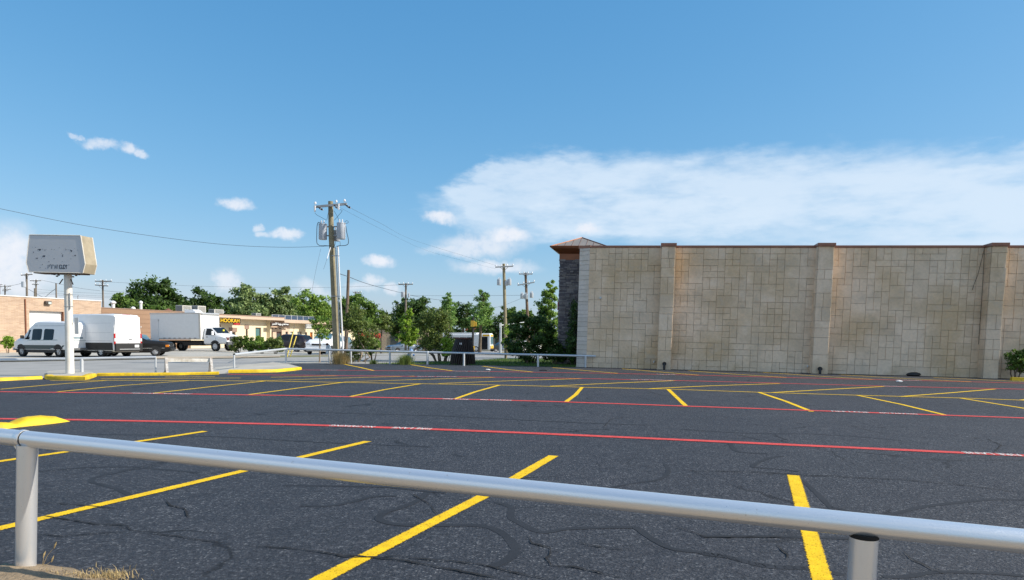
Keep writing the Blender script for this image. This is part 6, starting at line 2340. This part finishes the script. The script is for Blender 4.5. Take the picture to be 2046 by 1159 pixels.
# ================================================================== vegetation
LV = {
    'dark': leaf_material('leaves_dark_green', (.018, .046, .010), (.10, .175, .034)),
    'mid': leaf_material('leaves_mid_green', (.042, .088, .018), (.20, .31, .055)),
    'light': leaf_material('leaves_light_green', (.070, .140, .022), (.32, .46, .085)),
    'lime': leaf_material('leaves_lime_green', (.14, .25, .026), (.38, .52, .07)),
    'olive': leaf_material('leaves_olive_green', (.040, .075, .018), (.25, .31, .075)),
    'pale': leaf_material('leaves_pale_green', (.055, .105, .032), (.36, .45, .17)),
    'cypress': leaf_material('leaves_feathery_green', (.075, .155, .040), (.29, .45, .11)),
    'straw': leaf_material('leaves_dry_straw', (.16, .12, .05), (.36, .29, .14)),
}
BARK = M('bark_grey_brown', (.16, .125, .09), .95, var=.25, scale=6, bump=.5, bscale=20)
BARK_PALE = M('bark_pale', (.36, .28, .20), .9, var=.25, scale=6, bump=.3, bscale=20)


def leaf_cloud(blobs, n, size, rng, clump=.26, hollow=.35, droop=0.0, clumps_per=26):
    """leaf sized faces gathered in clumps through the crown; blobs: (centre, (rx, ry, rz))"""
    vol = np.array([b[1][0] * b[1][1] * b[1][2] for b in blobs]) ** (2 / 3)
    vol = vol / vol.sum()
    V, Fc = [], []
    base = 0
    for (c, rad), share in zip(blobs, vol):
        k = max(5, int(clumps_per * len(blobs) * share))
        d = rng.normal(size=(k, 3))
        d /= np.linalg.norm(d, axis=1)[:, None]
        rr = hollow + (1 - hollow) * rng.random(k) ** .45
        cc = d * rr[:, None] * np.array(rad) * rng.uniform(.82, 1.12, size=(k, 1)) + np.array(c)
        m = max(20, int(n * share))
        ids = rng.integers(0, k, m)
        cr = np.mean(rad) * clump * rng.uniform(.6, 1.4, size=k)
        p = cc[ids] + rng.normal(size=(m, 3)) * (cr[ids] * .55)[:, None] * np.array([1, 1, .75])
        out = p - np.array(c)
        out /= np.linalg.norm(out, axis=1)[:, None] + 1e-6
        nrm = out * .55 + rng.normal(size=(m, 3)) * .75 + np.array([0, 0, .45])
        nrm /= np.linalg.norm(nrm, axis=1)[:, None]
        a = np.cross(nrm, rng.normal(size=(m, 3)))
        a /= np.linalg.norm(a, axis=1)[:, None] + 1e-6
        a[:, 2] -= droop
        b_ = np.cross(nrm, a)
        s = size * rng.uniform(.55, 1.3, size=m)[:, None]
        q0, q1, q2, q3 = p - a * s, p - b_ * s * .5, p + a * s, p + b_ * s * .5
        q1 = q1 + nrm * s * .18
        q3 = q3 + nrm * s * .18
        V.append(np.stack([q0, q1, q2, q3], 1).reshape(-1, 3))
        f = np.arange(m) * 4 + base
        Fc.append(np.stack([f, f + 1, f + 2, f + 3], 1))
        base += 4 * m
    return np.concatenate(V), np.concatenate(Fc)


def cloud_mesh(name, V, Fc, mat, parent):
    me = bpy.data.meshes.new(name)
    n = len(Fc)
    me.vertices.add(len(V))
    me.vertices.foreach_set('co', V.astype(np.float32).ravel())
    me.loops.add(4 * n)
    me.loops.foreach_set('vertex_index', Fc.astype(np.int32).ravel())
    me.polygons.add(n)
    me.polygons.foreach_set('loop_start', np.arange(n, dtype=np.int32) * 4)
    me.update(calc_edges=True)
    me.validate()
    me.materials.append(mat)
    return link(name, me, parent)


TREE_SEED = [100]


def tree(name, label, Y, base_px, blobs, leaves, n, size, cat='tree', stems=1, trunk_r=.14, bark=BARK, group=None, clump=.26, hollow=.35, depth_k=1.0, stem_spread=.25, extra=None, clumps_per=26):
    TREE_SEED[0] += 1
    rng = np.random.default_rng(TREE_SEED[0])
    rn = random.Random(TREE_SEED[0])
    k = Y / FPX
    bx = at_depth(base_px, 700, Y).x
    root = on_ground(bx, Y)
    t = thing(name, label, cat, root, 0, group)
    bl = []
    for (px, py, rx, ry) in blobs:
        c = at_depth(px, py, Y) - root
        c.y = rn.uniform(-.3, .3) * rx * k
        bl.append(((c.x, c.y, c.z), (rx * k, max(rx, ry) * k * depth_k * .9, ry * k)))
    V, Fc = leaf_cloud(bl, n, size, rng, clump, hollow, clumps_per=clumps_per)
    low = V[:, 2] < .02
    V[low, 2] = .02 + rng.random(low.sum()) * .1
    mb = MB()
    low_z = max(.25, min(b[0][2] - b[1][2] * .4 for b in bl))
    for s_ in range(stems):
        ang = 2 * math.pi * s_ / stems + rn.uniform(-.4, .4)
        off = Vector((math.cos(ang), math.sin(ang), 0)) * (stem_spread * .25 if stems > 1 else 0)
        top = Vector(bl[s_ % len(bl)][0])
        mid = Vector((off.x * 3 + top.x * .25, off.y * 3 + top.y * .25, low_z))
        r_ = trunk_r / (1 if stems == 1 else stems ** .5)
        P = [off + Vector((0, 0, -.15)), off.lerp(mid, .5) + Vector((rn.gauss(0, .03), rn.gauss(0, .03), 0)), mid, mid.lerp(top, .55) + Vector((rn.gauss(0, .1), rn.gauss(0, .1), 0)), top]
        mb.tube(P, [r_ * 1.25, r_, r_ * .85, r_ * .5, r_ * .2], 8)
        if stems == 1:
            for (c, rad) in bl[1:] + bl[:1]:
                for _ in range(2):
                    e = Vector(c) + Vector((rn.uniform(-.6, .6) * rad[0], rn.uniform(-.6, .6) * rad[1], rn.uniform(-.2, .7) * rad[2]))
                    s0 = mid.lerp(top, rn.uniform(0, .5))
                    mb.tube([s0, s0.lerp(e, .5) + Vector((0, 0, .08 * (e - s0).length)), e], [r_ * .45, r_ * .28, r_ * .08], 6)
    mb.build('trunk', bark, t, 50)
    cloud_mesh('crown', V, Fc, LV[leaves], t)
    return t


BG = 'background trees behind the shops'
tree('broadleaf_tree', 'big round dark green tree behind the brown wall, largest on the left', 108, 300, [(300, 590, 44, 30), (268, 602, 28, 24), (334, 600, 26, 28), (305, 612, 50, 22), (318, 575, 24, 17)], 'dark', 9000, .26, trunk_r=.3, group=BG)
tree('broadleaf_tree', 'small lighter green tree at the left foot of the big dark tree', 96, 245, [(245, 602, 18, 16), (262, 612, 20, 12), (232, 610, 9, 10)], 'mid', 3200, .20, trunk_r=.15, group=BG)
tree('broadleaf_tree', 'dark green tree above the box truck right of the largest dark tree', 112, 397, [(396, 602, 26, 25), (422, 610, 22, 20), (368, 612, 26, 20), (400, 618, 40, 18)], 'dark', 6500, .26, trunk_r=.25, group=BG)
tree('broadleaf_tree', 'low light green shrub tree on the roof line between the two dark trees', 98, 320, [(315, 620, 26, 8), (362, 622, 22, 8)], 'mid', 2200, .2, trunk_r=.1, group=BG)
tree('broadleaf_tree', 'pale leafed tree with a pointed top above the HOOKAH sign', 118, 492, [(490, 596, 28, 26), (470, 615, 26, 20), (512, 606, 26, 24), (488, 580, 14, 12), (500, 622, 40, 16)], 'pale', 7500, .25, trunk_r=.25, group=BG)
tree('broadleaf_tree', 'pale leafed tree with a loose tuft on top at the middle of the shops', 120, 560, [(558, 604, 30, 26), (570, 580, 17, 9), (540, 612, 24, 22), (565, 618, 36, 18)], 'pale', 7000, .25, trunk_r=.25, group=BG)
tree('broadleaf_tree', 'dark tree filling the gap between the two pale leafed trees', 126, 455, [(455, 620, 14, 18), (530, 618, 22, 22), (600, 618, 26, 20)], 'mid', 4500, .26, trunk_r=.2, group=BG)
tree('broadleaf_tree', 'bright green feathery tree just left of the main utility pole', 112, 622, [(612, 606, 26, 24), (640, 606, 22, 24), (625, 622, 36, 18), (650, 620, 16, 22)], 'light', 6000, .22, trunk_r=.2, group=BG)
tree('broadleaf_tree', 'dense green tree behind the bare brown pole', 62, 712, [(712, 612, 34, 24), (738, 628, 24, 22), (690, 622, 24, 24), (725, 640, 30, 18)], 'mid', 6500, .15, trunk_r=.16)
tree('broadleaf_tree', 'round green tree with a thin dark trunk right of the bare pole', 72, 762, [(762, 640, 18, 16), (750, 648, 16, 14), (772, 652, 12, 10)], 'olive', 2600, .15, trunk_r=.1)
tree('broadleaf_tree', 'wide dark oak behind the bright sapling', 104, 822, [(815, 622, 34, 26), (790, 640, 20, 24), (846, 620, 26, 26), (830, 645, 44, 22), (800, 662, 26, 16)], 'dark', 9000, .24, trunk_r=.3)
tree('cypress_tree', 'light green conical tree behind the big shrub', 88, 896, [(895, 600, 11, 14), (895, 616, 17, 16), (894, 636, 21, 18)], 'cypress', 6000, .12, trunk_r=.12, hollow=.1)
tree('cypress_tree', 'light green feathery conical tree with a bare trunk beside the bus front', 66, 958.5, [(965, 588, 10, 11), (965, 602, 17, 13), (964, 620, 24, 16), (963, 640, 24, 14)], 'cypress', 7500, .09, trunk_r=.14, hollow=.1)
tree('broadleaf_tree', 'dark tree between the two conical trees beyond the bus', 140, 925, [(925, 625, 22, 26), (940, 640, 26, 22), (905, 645, 22, 22)], 'dark', 5500, .26, trunk_r=.25)
tree('broadleaf_tree', 'dark tree mass behind the bus front and the signal mast', 146, 995, [(990, 655, 30, 22), (1010, 630, 16, 18), (1015, 660, 22, 20), (965, 660, 24, 20)], 'dark', 6000, .26, trunk_r=.25)
tree('broadleaf_tree', 'mid green tree seen between the wooden pole and the dark pole', 90, 1034, [(1034, 628, 18, 14), (1022, 640, 14, 14), (1048, 636, 16, 16), (1062, 640, 16, 16)], 'mid', 4200, .2, trunk_r=.15)
tree('narrow_tree', 'narrow bright green tree rising beside the dark stone tower', 43.5, 1098, [(1101, 572, 10, 15), (1096, 592, 15, 16), (1092, 614, 20, 18), (1098, 638, 22, 18), (1088, 664, 26, 20)], 'light', 6500, .085, trunk_r=.07, depth_k=.8)
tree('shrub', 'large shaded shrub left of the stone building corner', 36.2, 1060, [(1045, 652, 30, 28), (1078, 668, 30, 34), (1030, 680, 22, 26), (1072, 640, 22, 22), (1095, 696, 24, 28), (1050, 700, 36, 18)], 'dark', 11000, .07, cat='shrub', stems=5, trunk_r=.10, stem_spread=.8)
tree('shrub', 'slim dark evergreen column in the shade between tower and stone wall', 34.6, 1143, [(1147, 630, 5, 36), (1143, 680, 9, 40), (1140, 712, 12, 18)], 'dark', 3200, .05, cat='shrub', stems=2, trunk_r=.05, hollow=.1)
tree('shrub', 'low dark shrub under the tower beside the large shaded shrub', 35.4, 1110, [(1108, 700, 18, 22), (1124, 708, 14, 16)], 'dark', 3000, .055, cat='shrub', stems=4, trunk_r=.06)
tree('shrub', 'crepe myrtle with bare lower stems behind the railing beside the main pole', 38.0, 713, [(715, 655, 24, 24), (698, 640, 22, 20), (735, 668, 22, 26), (710, 625, 20, 16), (672, 650, 22, 18), (724, 688, 24, 16), (706, 708, 20, 12)], 'olive', 8000, .062, cat='shrub', stems=6, trunk_r=.12, bark=BARK_PALE, stem_spread=1.0, hollow=.2)
tree('shrub', 'bright leafy bush at the right foot of the crepe myrtle', 39.5, 745, [(748, 688, 14, 13), (738, 698, 14, 9)], 'light', 1600, .07, cat='shrub', stems=3, trunk_r=.05)
tree('sapling', 'bright lime green sapling behind the far railing', 40.0, 816, [(817, 628, 8, 11), (812, 650, 14, 12), (822, 668, 15, 12), (800, 673, 12, 7), (830, 654, 10, 8), (806, 640, 9, 8), (818, 684, 14, 8)], 'lime', 2600, .085, cat='tree', trunk_r=.035, hollow=.2)
tree('shrub', 'tall loose shrub with many thin stems between sapling and dark pedestal', 38.4, 880, [(862, 636, 28, 22), (885, 640, 22, 26), (845, 655, 20, 20), (870, 670, 30, 22), (850, 688, 22, 14), (884, 696, 20, 12)], 'olive', 9000, .062, cat='shrub', stems=7, trunk_r=.11, stem_spread=.9, hollow=.15)
tree('shrub', 'small lime shrub in front of the bus wheel left of the pedestal', 37.8, 893, [(892, 682, 10, 12), (896, 696, 10, 9), (890, 706, 10, 8)], 'lime', 900, .07, cat='shrub', stems=3, trunk_r=.03)
tree('young_tree', 'thin young tree with a sparse crown left of the main pole', 37.0, 638.5, [(640, 660, 13, 17), (632, 650, 12, 12), (650, 668, 12, 12), (644, 640, 16, 10), (625, 642, 10, 6)], 'light', 1100, .07, trunk_r=.035, bark=BARK_PALE, hollow=.1)
tree('vine', 'lime green vine tuft on top of the weathered wooden post', wp.y - .1, 1010.5, [(1010, 681, 8, 6), (1013, 660, 5, 12), (1011, 690, 5, 5)], 'lime', 500, .06, cat='vine', trunk_r=.015)
tree('shrub', 'green bush in front of the stone wall past the third pilaster', 29.0, 2034, [(2030, 712, 18, 16), (2044, 722, 20, 22), (2026, 732, 14, 12)], 'mid', 3200, .05, cat='shrub', stems=4, trunk_r=.05)
HB = 'bushes in front of the shops'
tree('bush', 'bush touching the box truck grille', 59, 476, [(478, 682, 13, 10), (470, 694, 12, 8)], 'olive', 2200, .10, cat='bush', stems=4, trunk_r=.06, group=HB)
tree('bush', 'dark bush with a bright top second from the truck', 59, 500, [(500, 690, 16, 10), (496, 678, 10, 8)], 'mid', 2400, .10, cat='bush', stems=4, trunk_r=.06, group=HB)
tree('bush', 'bright topped bush third from the truck', 59, 524, [(522, 692, 16, 9), (519, 680, 12, 8)], 'light', 2200, .10, cat='bush', stems=4, trunk_r=.06, group=HB)
tree('bush', 'reddish green bush beside the dark maroon SUV', 58.5, 551, [(545, 686, 14, 12), (556, 684, 10, 12), (552, 695, 14, 7)], 'olive', 2400, .10, cat='bush', stems=4, trunk_r=.06, group=HB)
tree('bush', 'small yellow green plant at the foot of the brick building', 55, 16, [(16, 678, 9, 7), (10, 686, 8, 6), (23, 684, 8, 7), (16, 690, 10, 5)], 'lime', 1300, .09, cat='plant', stems=5, trunk_r=.03)
for i, (a, b_, Y, lab) in enumerate(((752, 790, 112, 'clipped dark hedge left of the blue grey sedan'), (790, 842, 110, 'clipped dark hedge behind the blue grey sedan'), (842, 905, 108, 'clipped dark hedge behind the tall loose shrub'))):
    tree('hedge', lab, Y, (a + b_) / 2, [(a + (b_ - a) * f, 686, (b_ - a) * .2, 14) for f in (.15, .4, .65, .9)], 'dark', 3600, .2, cat='hedge', stems=4, trunk_r=.1, hollow=.2, depth_k=.5)


def grass_clump(label, px, py, h, spread, n, mat, lean=.45):
    q = at(px, py)
    t = thing('grass_clump', label, 'grass clump', q)
    sp = []
    for _ in range(n):
        a, r_ = random.uniform(0, 6.28), abs(random.gauss(0, spread * .35))
        sp.append((a, r_, h * random.uniform(.45, 1.1) * (1 - .35 * min(1, r_ / spread)), random.uniform(.15, 1.0) * lean))
    mb = MB()
    for (a, r_, hh, ln_) in sp:
        a += random.gauss(0, .5)
        dx, dy = math.cos(a), math.sin(a)
        sx, sy = -dy * .007, dx * .007
        P0 = (dx * r_ * 1.0, dy * r_ * 1.0, 0)
        k1, k2 = ln_ * hh * .45, ln_ * hh * 1.15
        m1 = (P0[0] + dx * k1, P0[1] + dy * k1, hh * .62)
        m2 = (P0[0] + dx * k2, P0[1] + dy * k2, hh * (1 - .3 * ln_))
        mb.add([(P0[0] - sx, P0[1] - sy, 0), (P0[0] + sx, P0[1] + sy, 0), (m1[0] + sx * .8, m1[1] + sy * .8, m1[2]), (m1[0] - sx * .8, m1[1] - sy * .8, m1[2]), m2], [(0, 1, 2, 3), (3, 2, 4)])
    mb.build('blades', mat, t)
    return t


grass_clump('dry brown ornamental grass at the foot of the main utility pole', 681, 727.5, .72, .75, 1100, LV['straw'], .55)
grass_clump('spiky grey green ornamental grass clump behind the railing near the hydrant', 810, 728.5, .62, .62, 800, LV['olive'], .75)
grass_clump('small dark grass tuft behind the railing right of the crepe myrtle', 746, 727.4, .28, .35, 220, LV['olive'], .9)
# staff of the wooden stake beside the crepe myrtle
q = at(730, 726.5)
st_ = thing('wooden_stake', 'thin wooden stake standing right of the crepe myrtle', 'stake', q)
MB().tube([(0, 0, -.05), (0, 0, .62)], .02, 6).build('stake', WOOD3, st_)
q = at(637.5, 726)

# distant wooded horizon: reads as one mass
rng = np.random.default_rng(5)
bl = []
for k in range(70):
    x = -240 + k * 7 + rng.uniform(-3, 3)
    y = 215 + rng.uniform(-15, 30)
    bl.append(((x, y, ground_z(x, y) + 3.0), (6.5, 5, rng.uniform(3.2, 5.2))))
V, Fc = leaf_cloud(bl, 26000, .6, rng, .3, .3, clumps_per=14)
o = cloud_mesh('distant_woods', V, Fc, LV['dark'], None)
tag(o, 'distant dark tree line along the horizon behind everything', 'woods', kind='stuff')
